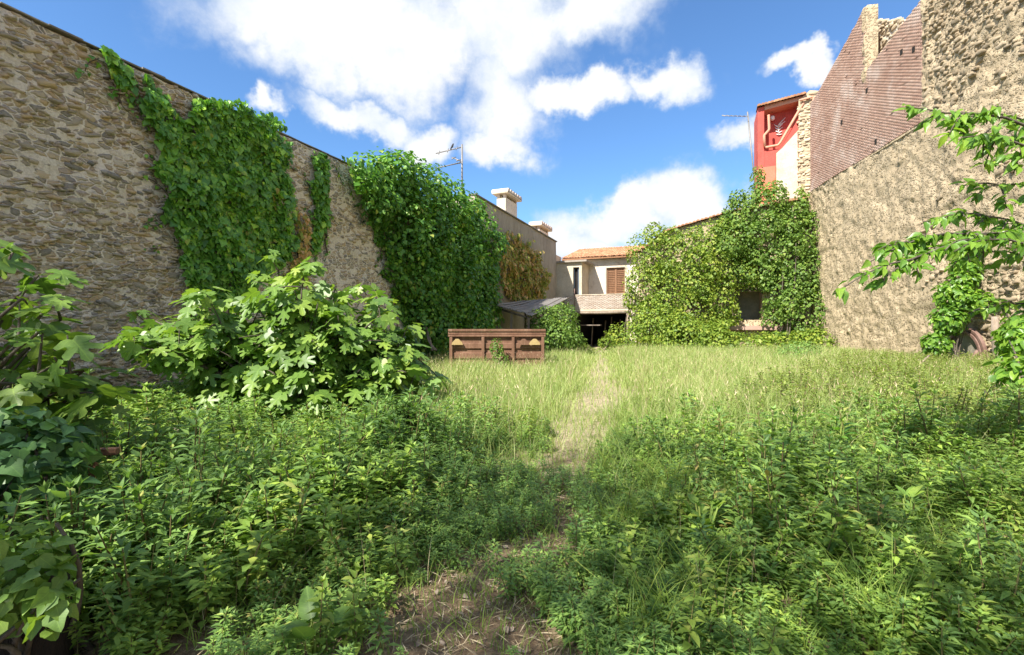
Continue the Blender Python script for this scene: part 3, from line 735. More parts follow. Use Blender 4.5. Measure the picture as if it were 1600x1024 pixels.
# the white leaf ornament on the loggia wall: a stem with pairs of fronds
orn = []
st = [rl(1219, 188, 1.15), rl(1215, 200, 1.15), rl(1216, 208, 1.15)]
for (a, b) in [((1227, 184), (1216, 196)), ((1216, 196), (1217, 211)), ((1209, 195), (1216, 199)), ((1211, 200), (1216, 203)), ((1223, 194), (1216, 200)), ((1223, 199), (1216, 204)), ((1212, 205), (1216, 207)), ((1222, 205), (1217, 208)), ((1213, 210), (1217, 211)), ((1222, 210), (1217, 211)), ((1227, 190), (1216, 197))]:
    p_, q_ = rl(*a, 1.15), rl(*b, 1.15); orn.append(tube([(p_[0], 1.15, p_[1]), (q_[0], 1.15, q_[1])], [.03, .06], 6))
obj('leaf_ornament', mk_mesh('leaf_ornament', *cat(orn), M['white']), rh)
s, z = rl(1207, 185, .9); q = tube([(s, .9, z - .2), (s, .9, z - .1), (s, .9, z + .1), (s, .9, z + .2)], [.05, .17, .17, .05], 8); obj('wall_lamp', mk_mesh('wall_lamp', *q, M['white'], True), rh)
# tiles on its verge
for px in np.arange(1186, 1258, 5.0):
    s, z = rl(px, np.interp(px, [1184, 1200, 1283], [168, 164, 142]))
    o = obj('roof_edge_tile', tm, rh); o.location = (s, .1, z); o.rotation_euler = (.05, -.25, r.normal(0, .06)); o.scale = (1.1, 1.2, 1.4)
# ------------------------------------------------------------------ RIGHT BUILDING
rb = RW.thing('tall_right_building', 'tall building side in rough sandy render with old brick gable on the right', 'building')
def rw(px, py, y=0.0): return RW.hit(px, py, y)
s2, _ = rw(1440, 100)                       # end of brick panel
TOPB = 17.2
def bzline(s): return np.interp(s, [0, s2], [rw(1268, 300)[1], rw(1440, 192)[1]])
# rendered wall below the brick, and full height nearer part
def ry(x, z):
    x = np.asarray(x, float); z = np.asarray(z, float)
    return (fbm(x * .35, z * .35, 0, 51) - .5) * .22 + (fbm(x * 2.2, z * 2.2, 0, 52, 3) - .5) * .17 + (vnoise(x * 7, z * 8, 0, 53) - .5) * .13 * np.clip(fbm(x * .6, z * .6, 0, 54) * 3 - .9, .15, 1)
xs = np.linspace(.0, s2 + .004, 130)
box('building_core', (.02, s2 + .3, .55, 7.9, -.2, 14.0), M['brick_mortar'], rb)
V, Fc = relief_sheet(xs, np.arange(-.3, 11.6, .1), lambda X, Z: X * 0)
V[:, 1] = ry(V[:, 0], V[:, 2]) - .03; V[:, 2] = np.minimum(V[:, 2], bzline(V[:, 0]))
obj('lower_render', mk_mesh('lower_render', V, Fc, M['stucco'], True), rb)
xs = np.concatenate([np.arange(s2 + .004, 19, .09), np.arange(19, 38, .6)])
solid_sheet('near_render', xs, np.arange(-.3, TOPB, .1), lambda x, z: ry(x, z) - .03, 8.0, M['stucco'], rb)
# brick gable
def btop(s):
    sA = rw(1348, 60)[0]
    return np.interp(s, [0, rw(1287, 130)[0], sA, sA + .01, s2], [rw(1287, 140)[1], rw(1287, 128)[1], rw(1348, 14)[1], rw(1352, 112)[1], rw(1440, -4)[1]])
sA = rw(1348, 60)[0]
prism('gable_core', [(0, 8), (s2, 8), (s2, float(btop(s2)) - .02), (sA + .02, float(btop(sA + .02)) - .02), (sA - .001, float(btop(sA - .001)) - .02), (0, float(btop(0)) - .02)], .085, .6, M['brick_mortar'], rb)
r = np.random.default_rng(17)
Ms, Ts = [], []
H = .075; L = .29
row = 0; z = 9.5
while z < 20:
    x = -(L / 2 if row % 2 else 0)
    while x < s2:
        a, b = max(x, .0), min(x + L - .018, s2 - .01); cx = (a + b) / 2
        if b - a > .05 and z > bzline(cx) - .02 and z + H < btop(cx) + .03 and r.random() > .004:
            Ms.append(np.diag([b - a, .09, (H - .018) * r.uniform(.9, 1.03)])); Ts.append((cx, .09 + r.uniform(-.006, .008), z + H / 2))
        x += L
    z += H; row += 1
pv, pf = boxes([(-.5, .5, -.5, .5, -.5, .5)])
Vv, Ff = inst(np.array(pv), tri([f for f in pf if f != (2, 3, 7, 6)]), np.array(Ms), np.array(Ts))
obj('bricks', mk_mesh('bricks', Vv, Ff, M['brick'], False), rb, kind='stuff')
prism('brick_sill', [(0, float(bzline(0)) - .12), (s2, float(bzline(s2)) - .12), (s2, float(bzline(s2)) - .03), (0, float(bzline(0)) - .03)], -.06, .3, M['stucco'], rb)
# putlog holes: dark plates on the brick, painted as the shade inside
for (px, py) in ((1407, 82), (1353, 142), (1367, 222), (1314, 191), (1426, 78)):
    s, z = rw(px, py); box('putlog_hole_shade', (s - .09, s + .09, .02, .05, z - .12, z + .12), M['dark'], rb)
# plaster edge at the gable end and the rubble stub behind it
zg = float(btop(sA - .05))
solid_sheet('gable_end', np.linspace(sA - .02, sA + .26, 5), np.linspace(float(btop(sA + .1)) - .6, zg + .05, 24), lambda x, z: .02 + (vnoise(x * 6, z * 4, 0, 5) - .5) * .25, .62, M['stucco'], rb)
# rubble stub stands behind the brick
sb0 = rw(1364, 60, 1.2)[0]; sb1 = rw(1410, 60, 1.2)[0]
zb_ = lambda s: np.interp(s, [sb0, sb1], [rw(1364, 32, 1.2)[1], rw(1410, 31, 1.2)[1]])
prism('rubble_stub', [(sb0 - .5, 10), (sb1, 10), (sb1, float(zb_(sb1))), (sb0 - .5, float(zb_(sb0)))], 1.2, 2.0, M['mortar'], rb)
lst = lay_stones(sb0 - .4, sb1, 13.5, float(zb_(sb0)) + .1, lambda z, r: r.uniform(.16, .30), lambda h, r: h * r.uniform(1.3, 3.2), lambda x, z: z < zb_(x), r)
put_stones(rb, RW, lst, M['stone_pale'], 60, r, lambda x, z: 1.2, .35, .12, (.12, .25))
# exposed rubble: high on the near part, and low down beside the arch
def keepR(x, z):
    q = float(fbm(np.array(x * .5), np.array(z * .5), 0, 61))
    hi = z > 10.6 + (x - 14) * -.12 and x > s2 + .9
    lo = z < 4.2 and x > 12.6
    if hi: return q > .36 and r.random() < .9
    if lo: return q > .42 and r.random() < .85
    return q > .67 and r.random() < .5
lst = lay_stones(s2 + .2, 19, .1, TOPB - .1, lambda z, r: r.uniform(.10, .22), lambda h, r: h * r.uniform(1.2, 2.8), keepR, r)
put_stones(rb, RW, lst, M['stone_tan'], 170, r, lambda x, z: float(ry(x, z)) - .03, .55, .3, (.10, .2))

# ------------------------------------------------------------------ leaf shapes (xy plane, base at 0, tip at +y, normal +z)
def leaf_simple(wd=.32, fold=.10, droop=.12):
    V = np.array([(0, 0, 0), (-wd, .42, fold), (0, .5, -.0), (wd, .42, fold), (0, 1, -droop)], float)
    return V, np.array([(0, 2, 1), (2, 4, 1), (0, 3, 2), (2, 3, 4)], int)
def leaf_outline(half, fold=.1, droop=.15, mid=None):
    """half: right-side outline points (x,y) from base to tip (exclusive of midline ends)"""
    tipy = half[-1][1] + .0
    pts = [(0, 0)] + half; n = len(half)
    V = [(0, 0, 0), (0, half[-1][1] * .5, 0), (0, half[-1][1] * 1.0, 0)]
    return V
def fan_leaf(outline, c, fold=.1, droop=.15):
    """closed outline (x,y), fan around c; z from |x| fold and y droop"""
    P = [c] + outline
    V = np.array([(x, y, abs(x) * fold - droop * y * y - .25 * abs(x) ** 2 * (abs(x) > .3)) for x, y in P], float)
    n = len(outline)
    return V, np.array([(0, 1 + i, 1 + (i + 1) % n) for i in range(n)], int)
IVY = fan_leaf([(0, .06), (.22, -.08), (.46, .10), (.50, .34), (.34, .52), (.16, .86), (0, 1.0), (-.16, .86), (-.34, .52), (-.50, .34), (-.46, .10), (-.22, -.08)][::-1], (0, .34), .22, .22)
IVYS = fan_leaf([(.3, -.05), (.48, .28), (.22, .7), (0, 1), (-.22, .7), (-.48, .28), (-.3, -.05)][::-1], (0, .32), .22, .2)
def fig_proto(seed):
    r = np.random.default_rng(seed); half = [(.12, -.10), (.30, -.06), (.52, .12), (.50, .26), (.30, .30), (.26, .38), (.48, .56), (.50, .74), (.40, .78), (.20, .58), (.13, .64), (.17, .86), (.09, 1.0)]
    half = [(x * r.uniform(.88, 1.1), y + r.normal(0, .02)) for x, y in half]
    o = [(0, 0)] + half + [(0, 1.03)] + [(-x * r.uniform(.9, 1.08), y + r.normal(0, .02)) for x, y in half[::-1]]
    return fan_leaf(o[::-1], (0, .34), .16, .22)
FIGS = [fig_proto(i) for i in range(4)]
LANC = fan_leaf([(.10, .08), (.19, .3), (.17, .55), (.08, .82), (0, 1.0), (-.08, .82), (-.17, .55), (-.19, .3), (-.10, .08), (0, 0)][::-1], (0, .42), .35, .25)
BROAD = fan_leaf([(.16, .0), (.30, .16), (.33, .4), (.24, .7), (.1, .92), (0, 1.0), (-.1, .92), (-.24, .7), (-.33, .4), (-.30, .16), (-.16, .0)][::-1], (0, .35), .3, .25)

def rand_unit(n, r): return unit(r.normal(size=(n, 3)))
def to_local(fr, V): return fr.l(V)
def add_leaves(parent, fr, protos, Mx, T, mat, nsingle=0, name='leaf', stuff='foliage', r=rng):
    """Mx,T in world space; the ones that show largest become single leaves"""
    Rl = np.stack([fr.u, fr.b, np.array((0, 0, 1.0))]); Mx = np.einsum('ij,kjl->kil', Rl, Mx); Tw = T; T = fr.l(T)
    n = len(T); pi = r.integers(len(protos), size=n)
    single = np.zeros(n, bool)
    if nsingle:
        size = np.linalg.norm(Mx[:, :, 1], axis=1); d = np.linalg.norm(Tw - np.array((0, 0, CAMZ)), axis=1)
        zz = np.einsum('ki,ki->k', np.linalg.norm(Tw - 0, axis=1)[:, None] * 0 + 1, np.ones((n, 1)))
        inview = (np.abs(Tw[:, 0]) < Tw[:, 1] * 1.05) & (np.abs(Tw[:, 2] - CAMZ) < Tw[:, 1] * .67)
        sc_ = size / d * inview
        idx = np.argsort(-sc_)[:nsingle]; idx = idx[sc_[idx] > 0]; single[idx] = True
        mes = [mk_mesh(name, v, f, mat, True, v[:, :2]) for v, f in protos]
        for i in np.where(single)[0]:
            o = obj(name, mes[pi[i]], parent)
            o.matrix_local = Matrix.Translation(T[i]) @ Matrix(Mx[i].tolist()).to_4x4()
    rest = ~single; parts = []; uvs = []
    for k in range(len(protos)):
        q = rest & (pi == k)
        if q.any(): parts.append(inst(protos[k][0], protos[k][1], Mx[q], T[q])); uvs.append(np.tile(protos[k][0][:, :2], (int(q.sum()), 1)))
    if parts:
        V, Fc = cat(parts)
        return obj(stuff, mk_mesh(stuff, V, Fc, mat, False, np.concatenate(uvs)), parent, kind='stuff')

def wall_poly(fr, pts, y=0.0): return [fr.hit(px, py, y) for px, py in pts]
def wall_ivy(fr, name, label, pts, n, size, thick, mat, nsingle, seed, protos=None, yoff=.05, jit=.14, stems=8, up=.45, runners=16, zlim=6.98):
    r = np.random.default_rng(seed); poly = wall_poly(fr, pts)
    xs_, zs_ = zip(*poly); cx = (min(xs_) + max(xs_)) / 2
    fb = fr.sub(cx, 0, max(min(zs_), 0)); th = fb.thing(name, label, 'ivy')
    o = []; got = 0
    while got < n:
        m_ = n * 4; s = r.uniform(min(xs_) - .2, max(xs_) + .2, m_); z = r.uniform(min(zs_), max(zs_) + .3, m_)
        js = s + (fbm(s * 2.2, z * 2.2, 3, seed) - .5) * jit * 6; jz = z + (fbm(s * 2.2, z * 2.2, 9, seed + 1) - .5) * jit * 6
        ok = inpoly(js, jz, poly); s, z = s[ok], z[ok]; o.append(np.stack([s, z], -1)); got += len(s)
    o = np.concatenate(o)[:n]; s, z = o[:, 0], o[:, 1]
    relief = np.clip(fbm(s * 1.3, z * 1.3, 1, seed + 5, 3) * 2.4 - .7, .05, 1.3)
    d = thick * relief * (1 - .55 * r.random(n) ** 1.5) + yoff
    P = fr.w(np.stack([s, -d, z], -1))
    nrm = unit(-fr.b * 1.0 + np.array((0, 0, up)) + r.normal(0, .38, (n, 3)))
    tip = np.array((0, 0, -1.0)) + r.normal(0, .5, (n, 3)) 
    sz = size * np.clip(r.lognormal(-.12, .33, n), .35, 1.6)
    # runners creeping past the edge
    EP, EN, ET, ES, tb0 = [], [], [], [], []
    for k in range(runners):
        i = r.integers(len(poly)); p0_ = np.array(poly[i]) * .9 + np.array(poly[(i + 1) % len(poly)]) * .1; c0 = o.mean(0); d_ = unit(p0_ - c0) + r.normal(0, .5, 2); d_ = d_ / np.linalg.norm(d_)
        L = r.uniform(.3, 1.0) * (3 * size + .2); q = [p0_ - d_ * .25]
        for t_ in range(7): d_ = unit(d_ + r.normal(0, .25, 2)); q.append(q[-1] + d_ * (L + .25) / 7)
        q = np.array(q); q = q[(q[:, 1] < zlim)]
        if len(q) < 3: continue
        q3 = np.stack([q[:, 0], np.full(len(q), -.03 - yoff * .4), q[:, 1]], -1); tb0.append(tube(fb.l(fr.w(q3)), .006 + size * .02, 4))
        for t_ in range(int(L / size * 1.6) + 2):
            a_ = q3[r.integers(1, len(q3))] + r.normal(0, size * .3, 3) * (1, .3, 1); EP.append(fr.w(a_)); EN.append(unit(-fr.b + np.array((0, 0, .4)) + r.normal(0, .4, 3))); ET.append(np.array((0, 0, -1.0)) + r.normal(0, .6, 3)); ES.append(size * r.uniform(.35, .85))
    if EP: P = np.concatenate([P, EP]); nrm = np.concatenate([nrm, EN]); tip = np.concatenate([tip, ET]); sz = np.concatenate([sz, ES])
    add_leaves(th, fb, protos or [IVY, IVYS], frames(nrm, tip, sz), P, mat, nsingle, 'ivy_leaf', 'ivy_foliage', r)
    for q_ in tb0: obj('runner', mk_mesh('runner', *q_, M['bark'], True), th)
    # stems clinging to the wall
    tb = []
    for k in range(stems):
        a = o[r.integers(n)]; L = max(.4, (a[1] - min(zs_)) * r.uniform(.3, .9)); q = []
        x = a[0]
        for i in range(8):
            zz = a[1] - L * i / 7; x += r.normal(0, .07); q.append((x, -.02 - yoff * .3, zz))
        tb.append(tube(fb.l(fr.w(np.array(q))), np.linspace(.006, .02, 8) * (1 + size * 3), 5))
    if tb: obj('stem', mk_mesh('stem', *cat(tb), M['bark'], True), th)
    return th
def blob_foliage(parent, fr, blobs, n, size, mat, seed, protos, name='crown', reject=None, up=.5, nsingle=0, shell=(.72, 1.08), tipdown=.7, leafname='leaf'):
    """leaves on lumpy ellipsoids; blobs: (centre xyz world, rx, ry, rz)"""
    r = np.random.default_rng(seed); B = [(np.array(c), np.array(rr)) for c, rr in blobs]
    wts = np.array([rr[0] * rr[2] + rr[1] * rr[2] for _, rr in B]); wts = wts / wts.sum()
    Ps, Ns = [], []
    for (c, rr), wt in zip(B, wts):
        k = int(n * wt * 1.25) + 4; u = rand_unit(k, r)
        lump = .8 + .5 * fbm(u[:, 0] * 2.4 + c[0], u[:, 1] * 2.4 + c[1], u[:, 2] * 2.4 + c[2], seed, 3)
        f = lump * r.uniform(*shell, k)
        P = c + u * rr * f[:, None]; N = unit(u / rr)
        deep = np.zeros(k, bool)
        for (c2, r2) in B:
            if c2 is c: continue
            deep |= (np.linalg.norm((P - c2) / r2, axis=1) < .55)
        ok = ~deep & (P[:, 2] > .03)
        if reject is not None: ok &= ~reject(P)
        Ps.append(P[ok]); Ns.append(N[ok])
    P = np.concatenate(Ps); N = np.concatenate(Ns); n = len(P)
    nrm = unit(N + np.array((0, 0, up)) + r.normal(0, .5, (n, 3)))
    tip = N * .5 + np.array((0, 0, -tipdown)) + r.normal(0, .6, (n, 3))
    return add_leaves(parent, fr, protos, frames(nrm, tip, size * r.uniform(.6, 1.3, n)), P, mat, nsingle, leafname, name, r)

# ------------------------------------------------------------------ unseen TREES added behind the viewpoint to shade the near ground
def shade_tree(label, x, y, top, seed, rad=3.0):
    r = np.random.default_rng(seed); z0 = float(gz(x, y)) - .05; f = Frame(x, y, (1, 0), z0); th = f.thing('added_shade_tree', label, 'tree', 'unseen trees added for shade')
    b = np.array((x, y, z0)); tb = [tube(f.l(bez(b, b + (.2, .1, top * .4), b + (0, 0, top * .75), 9)), np.linspace(.28, .10, 9), 9)]
    bl_ = []
    for k in range(9):
        a = k * 2.4; e = np.array((x + math.cos(a) * rad * r.uniform(.25, .75), y + math.sin(a) * rad * r.uniform(.25, .75), top - 2.2 + r.uniform(-1.3, 1.3)))
        tb.append(tube(f.l(bez(b + (0, 0, top * r.uniform(.35, .6)), (b + e) / 2 + (0, 0, top * .18), e, 7)), np.linspace(.09, .02, 7), 6)); bl_.append((e, (rad * .48, rad * .48, 1.15)))
    obj('trunk', mk_mesh('trunk', *cat(tb), M['bark'], True), th)
    blob_foliage(th, f, bl_, 2400, .15, M['creeper2'], seed, [leaf_simple(.36)], 'crown', None, .6, 0, (.3, 1.1))
shade_tree('unseen leafy tree added for shade behind the viewpoint, nearest the left wall', -11.1, -1.8, 11.3, 901, 3.2)
shade_tree('unseen leafy tree added for shade behind the viewpoint, second from the left wall', -6.3, -2.4, 11.8, 902, 3.2)
shade_tree('unseen leafy tree added for shade behind the viewpoint, third from the left wall', -1.4, -3.0, 11.0, 903, 3.1)
shade_tree('unseen leafy tree added for shade behind the viewpoint, farthest right', 3.4, -3.2, 11.0, 904, 3.1)

# ------------------------------------------------------------------ IVY on the left wall
wall_ivy(LW, 'ivy_vine', 'broad dark green ivy sheet hanging on the left stone wall', [(228, 118), (250, 150), (262, 185), (300, 178), (318, 160), (345, 152), (375, 165), (400, 180), (425, 200), (447, 225), (440, 250), (438, 290), (447, 330), (452, 380), (440, 405), (420, 425), (395, 440), (380, 465), (340, 475), (300, 468), (285, 440), (275, 400), (262, 350), (248, 300), (240, 260), (232, 210), (225, 160)], 8200, .135, .42, M['ivy'], 300, 201, jit=.10)
wall_ivy(LW, 'ivy_vine', 'small ivy sprig by itself at the wall top, farthest left', [(155, 70), (175, 85), (195, 105), (203, 130), (195, 140), (180, 130), (165, 110), (160, 90)], 130, .15, .16, M['ivy'], 60, 202, jit=.05, stems=3)
wall_ivy(LW, 'ivy_vine', 'thin ivy streamer hanging down bare wall between the two big ivies', [(488, 240), (503, 245), (512, 290), (510, 330), (500, 370), (492, 400), (480, 400), (486, 350), (484, 300)], 520, .16, .2, M['ivy'], 60, 203, jit=.06, stems=4)
wall_ivy(LW, 'ivy_vine', 'faded low ivy tuft on bare wall above the fig bush', [(460, 330), (475, 335), (480, 370), (475, 420), (455, 430), (460, 380)], 150, .14, .12, M['dry'], 30, 204, jit=.06, stems=3)
big = wall_ivy(LW, 'ivy_vine', 'huge bulging dark green ivy mass overtopping the wall behind the rusty trailer', [(520, 246), (560, 258), (600, 262), (650, 280), (700, 305), (745, 335), (768, 380), (772, 440), (765, 480), (770, 545), (690, 562), (640, 545), (625, 500), (600, 440), (595, 400), (575, 350), (550, 310), (530, 280)], 22000, .155, .95, M['ivy2'], 0, 205, protos=[IVYS], jit=.1, stems=14, up=.6)
bfr = Frame(*big.location[:2], LW.u[:2], big.location[2])
def lb(px, py, fwd, rx, ry, rz):
    s, z = LW.hit(px, py, -fwd); c = LW.w(np.array((s, -fwd, z))); return (c, (rx, ry, rz))
rb_ = np.random.default_rng(2060)
extra = [lb(rb_.uniform(580, 765), 0, 0, 1, 1, 1) for _ in range(0)]
for _ in range(55):
    px_ = rb_.uniform(545, 768); ty_ = np.interp(px_, [545, 600, 640, 700, 768], [268, 262, 258, 290, 345]); r_ = rb_.uniform(.3, .62)
    py_ = ty_ + rb_.random() ** 1.4 * 250
    if px_ < np.interp(py_, [260, 310, 440, 520], [530, 575, 622, 650]): continue
    extra.append(lb(px_, py_, rb_.uniform(.2, .85), r_, r_, r_ * rb_.uniform(.8, 1.3)))
blob_foliage(big, bfr, extra + [lb(575, 275, 0.13, .9, 0.56, .75), lb(612, 278, 0.26, 1.0, 0.70, 1.0), lb(640, 290, 0.33, 1.3, 0.84, 1.15), lb(672, 305, 0.39, 1.2, 0.77, 1.1), lb(700, 322, 0.39, 1.3, 0.84, 1.1), lb(730, 345, 0.33, 1.3, 0.84, 1.1), lb(752, 380, 0.33, 1.2, 0.70, 1.2),
    lb(620, 350, 0.39, 1.3, 0.63, 1.4), lb(665, 370, 0.52, 1.4, 0.70, 1.5), lb(712, 390, 0.52, 1.4, 0.70, 1.5), lb(650, 430, 0.39, 1.3, 0.63, 1.5), lb(700, 450, 0.52, 1.4, 0.70, 1.6), lb(745, 450, 0.39, 1.2, 0.63, 1.6), lb(670, 505, 0.45, 1.3, 0.70, 1.3), lb(725, 510, 0.59, 1.5, 0.77, 1.2)],
    15000, .15, M['ivy2'], 206, [IVYS], 'ivy_crown', up=.8)
# twisted old stems at its foot
tb = []
for (a, b, c_) in (((676, 548), (670, 520), (662, 503)), ((682, 548), (664, 532), (668, 512))):
    pts = [at(a[0], a[1], 19.3), at(b[0], b[1], 19.3), at(c_[0], c_[1], 19.5)]
    tb.append(tube(bfr.l(bez(*pts)), np.linspace(.05, .025, 8), 6))
obj('old_stem', mk_mesh('old_stem', *cat(tb), M['deadwood'], True), big)
wall_ivy(LW, 'creeper_vine', 'reddish dry creeper on the rendered house wall above tin roof', [(768, 362), (790, 362), (820, 382), (842, 405), (850, 440), (836, 468), (800, 472), (785, 455), (776, 420), (770, 395)], 5200, .2, .8, M['dry'], 0, 207, protos=[IVYS, leaf_simple()], jit=.1, stems=6, up=.5)
for ob in C.objects:
    if ob.name.startswith('creeper_vine') and ob.parent is None: ob['category'] = 'creeper'

# ------------------------------------------------------------------ CREEPER on the far barn
hs0, hs1 = FC.hit(1152, 455)[0], FC.hit(1188, 455)[0]; hz0, hz1 = FC.hit(1170, 498)[1], FC.hit(1170, 457)[1]
ls0, ls1 = FC.hit(1135, 512)[0], FC.hit(1222, 512)[0]; lz0, lz1 = FC.hit(1170, 517)[1], FC.hit(1170, 508)[1]
def hole(P):
    q = FC.l(P)
    e = (fbm(q[:, 0] * 1.5, q[:, 2] * 1.5, 0, 77) - .5) * 1.1
    a = (q[:, 0] > hs0 + e * .4) & (q[:, 0] < hs1 + e * .4) & (q[:, 2] > hz0 + e * .3) & (q[:, 2] < hz1 + e * .3)
    b = (q[:, 0] > ls0 + e) & (q[:, 0] < ls1 + e) & (q[:, 2] > lz0 + e * .2) & (q[:, 2] < lz1 + e * .2)
    tl = np.interp(q[:, 0], FC.hit(1000, 0)[0] * np.array([1]) if False else [FC.hit(1030, 0)[0], FC.hit(1060, 0)[0], FC.hit(1125, 0)[0], FC.hit(1160, 0)[0]], [11, FC.hit(1060, 366)[1], FC.hit(1125, 344)[1], 13.5])
    return a | b | ((q[:, 2] > tl + e * .5) & (q[:, 0] > FC.hit(1040, 0)[0]) & (q[:, 0] < FC.hit(1150, 0)[0]))
def fb(px, py, d, rx, rz, ry=None):
    s, z = FC.hit(px, py, -d); c = FC.w(np.array((s, -d, z))); return (c, (rx, ry or min(rx, d + .7), rz))
def creeper(name, label, blobs, n, size, mat, seed, cx, catg='creeper'):
    f = FC.sub(FC.hit(cx, 520)[0], -.6); th = f.thing(name, label, catg)
    r = np.random.default_rng(seed + 9); more_ = []
    for (c_, rr_) in blobs:
        for _ in range(4):
            u_ = rand_unit(1, r)[0]; u_[1] = -abs(u_[1]); k_ = r.uniform(.28, .5)
            more_.append((np.array(c_) + u_ * np.array(rr_) * .95, tuple(k_ * x for x in (rr_[0], min(rr_[0], rr_[2]), rr_[2]))))
    blobs = blobs + more_
    blob_foliage(th, f, blobs, n, size, mat, seed, [leaf_simple(), IVYS], 'foliage', hole, .55)
    r = np.random.default_rng(seed); tb = []
    for (c, rr) in blobs[::2]:
        if hs0 - 1.2 < FC.l(np.array(c))[0] < hs1 + 1.2: continue
        a = np.array((c[0] + r.normal(0, .4), c[1] + .3, 0.0)); tb.append(tube(f.l(bez(a, (a + c) / 2 + r.normal(0, .3, 3), c, 7)), np.linspace(.06, .02, 7), 5))
    obj('stem', mk_mesh('stem', *cat(tb), M['bark'], True), th); return th
creeper('creeper_vine', 'yellow green creeper billowing over the left half of the barn', [fb(1012, 395, .9, 1.5, 1.7), fb(1008, 445, 1.2, 1.4, 1.8), fb(1050, 400, 1.0, 1.9, 1.7), fb(1048, 455, 1.4, 2.0, 2.2), fb(1030, 500, 2.0, 1.9, 1.7), fb(1085, 430, 1.1, 1.9, 1.9), fb(1085, 490, 1.6, 1.9, 2.0), fb(1120, 400, .8, 1.7, 1.7), fb(1125, 470, 1.1, 1.3, 1.8), fb(1105, 520, 2.0, 1.8, 1.2), fb(1150, 425, .7, 1.6, 1.2), fb(990, 470, 1.0, .7, .7), fb(1075, 385, .8, 1.5, 1.3), fb(1110, 372, .7, 1.4, 1.3), fb(1140, 372, .7, 1.3, 1.4)], 24000, .17, M['creeper'], 301, 1060)
creeper('creeper_vine', 'green creeper climbing the right half of the barn up to the red house', [fb(1150, 375, .9, 1.6, 1.5), fb(1160, 335, .8, 1.2, 1.3), fb(1190, 325, .9, 1.5, 1.4), fb(1195, 375, 1.0, 1.9, 1.8), fb(1185, 425, 1.0, 1.6, 1.2), fb(1225, 400, 1.0, 1.6, 1.8), fb(1225, 455, 1.1, 1.5, 2.0), fb(1255, 425, .9, 1.2, 2.0), fb(1255, 490, 1.2, 1.6, 2.2), fb(1218, 500, 1.1, 1.1, 1.6), fb(1285, 500, 1.2, 1.0, 1.8), fb(1183, 290, .4, .45, 1.3), fb(1252, 330, .4, .5, 1.6), fb(1255, 372, .7, 1.1, 1.5), fb(1230, 350, .8, 1.2, 1.3), fb(1276, 410, .7, .8, 1.6), fb(1135, 350, .6, .9, .9)], 24000, .17, M['creeper2'], 302, 1220)
creeper('bramble_thicket', 'low yellow green bramble thicket at the foot of the barn', [fb(985, 530, 3.4, 1.7, 1.1), fb(1030, 515, 3.2, 1.9, 1.6), fb(1070, 525, 4.0, 2.0, 1.5), fb(1110, 535, 3.8, 2.0, 1.2), fb(1165, 543, 3.0, 2.2, .8), fb(1215, 540, 2.6, 2.0, .9), fb(1270, 538, 2.4, 1.8, 1.0)], 14000, .16, M['creeper'], 303, 1110, 'bramble')
def shrub(name, label, blobs, n, size, mat, seed, protos=None, catg='shrub', nsingle=0):
    c0 = np.mean([b[0] for b in blobs], 0); f = Frame(c0[0], c0[1], (1, 0), float(gz(c0[0], c0[1]))); th = f.thing(name, label, catg)
    blob_foliage(th, f, blobs, n, size, mat, seed, protos or [leaf_simple()], 'crown', None, .6, nsingle)
    r = np.random.default_rng(seed); tb = []
    for k in range(7):
        c, rr = blobs[r.integers(len(blobs))]; a = np.array((c0[0] + r.normal(0, .15), c0[1] + r.normal(0, .15), f.o[2] - .05)); e = c + r.normal(0, .3, 3) * np.array(rr)
        tb.append(tube(f.l(bez(a, np.array((a[0], a[1], e[2] * .6)), e, 7)), np.linspace(.03, .008, 7), 5))
    obj('trunk', mk_mesh('trunk', *cat(tb), M['bark'], True), th); return th
def sb(px, py, Y, rx, rz, ry=None): return (at(px, py, Y), (rx, ry or rx, rz))
shrub('green_shrub', 'bright green leafy shrub between the rusty trailer and garage', [sb(850, 505, 27, .9, .9), sb(878, 500, 27.5, .9, .9), sb(865, 530, 26.5, 1.3, 1.0), sb(890, 535, 27, .8, .8), sb(845, 540, 26, .9, .8)], 6500, .17, M['creeper2'], 311)
shrub('grey_shrub', 'pale grey green bush standing before the dark garage opening', [sb(908, 550, 30, .7, .45), sb(930, 553, 31, .6, .35)], 1000, .14, M['herb2'], 312)
shrub('rosemary_bush', 'grey green bush in the meadow near the right wall corner', [sb(1250, 556, 23, .9, .7), sb(1235, 562, 22, .7, .5)], 2600, .1, M['herb'], 313)
shrub('wall_climber', 'leafy climber heaped over the arch on the right wall', [sb(1508, 425, 18.2, .4, .7), sb(1492, 462, 18.3, .55, .55), sb(1482, 500, 18.3, .5, .5), sb(1462, 538, 18.3, .4, .4), sb(1535, 470, 17.8, .5, .3)], 2600, .17, M['elm'], 314, [BROAD, leaf_simple()], 'climber')
shrub('elder_shrub', 'leafy shrub at the right picture edge beside the arch', [sb(1606, 530, 10.5, .5, .5), sb(1608, 600, 8.5, .45, .45), sb(1600, 655, 7.5, .4, .35)], 1100, .16, M['elm'], 315, [BROAD], nsingle=120)

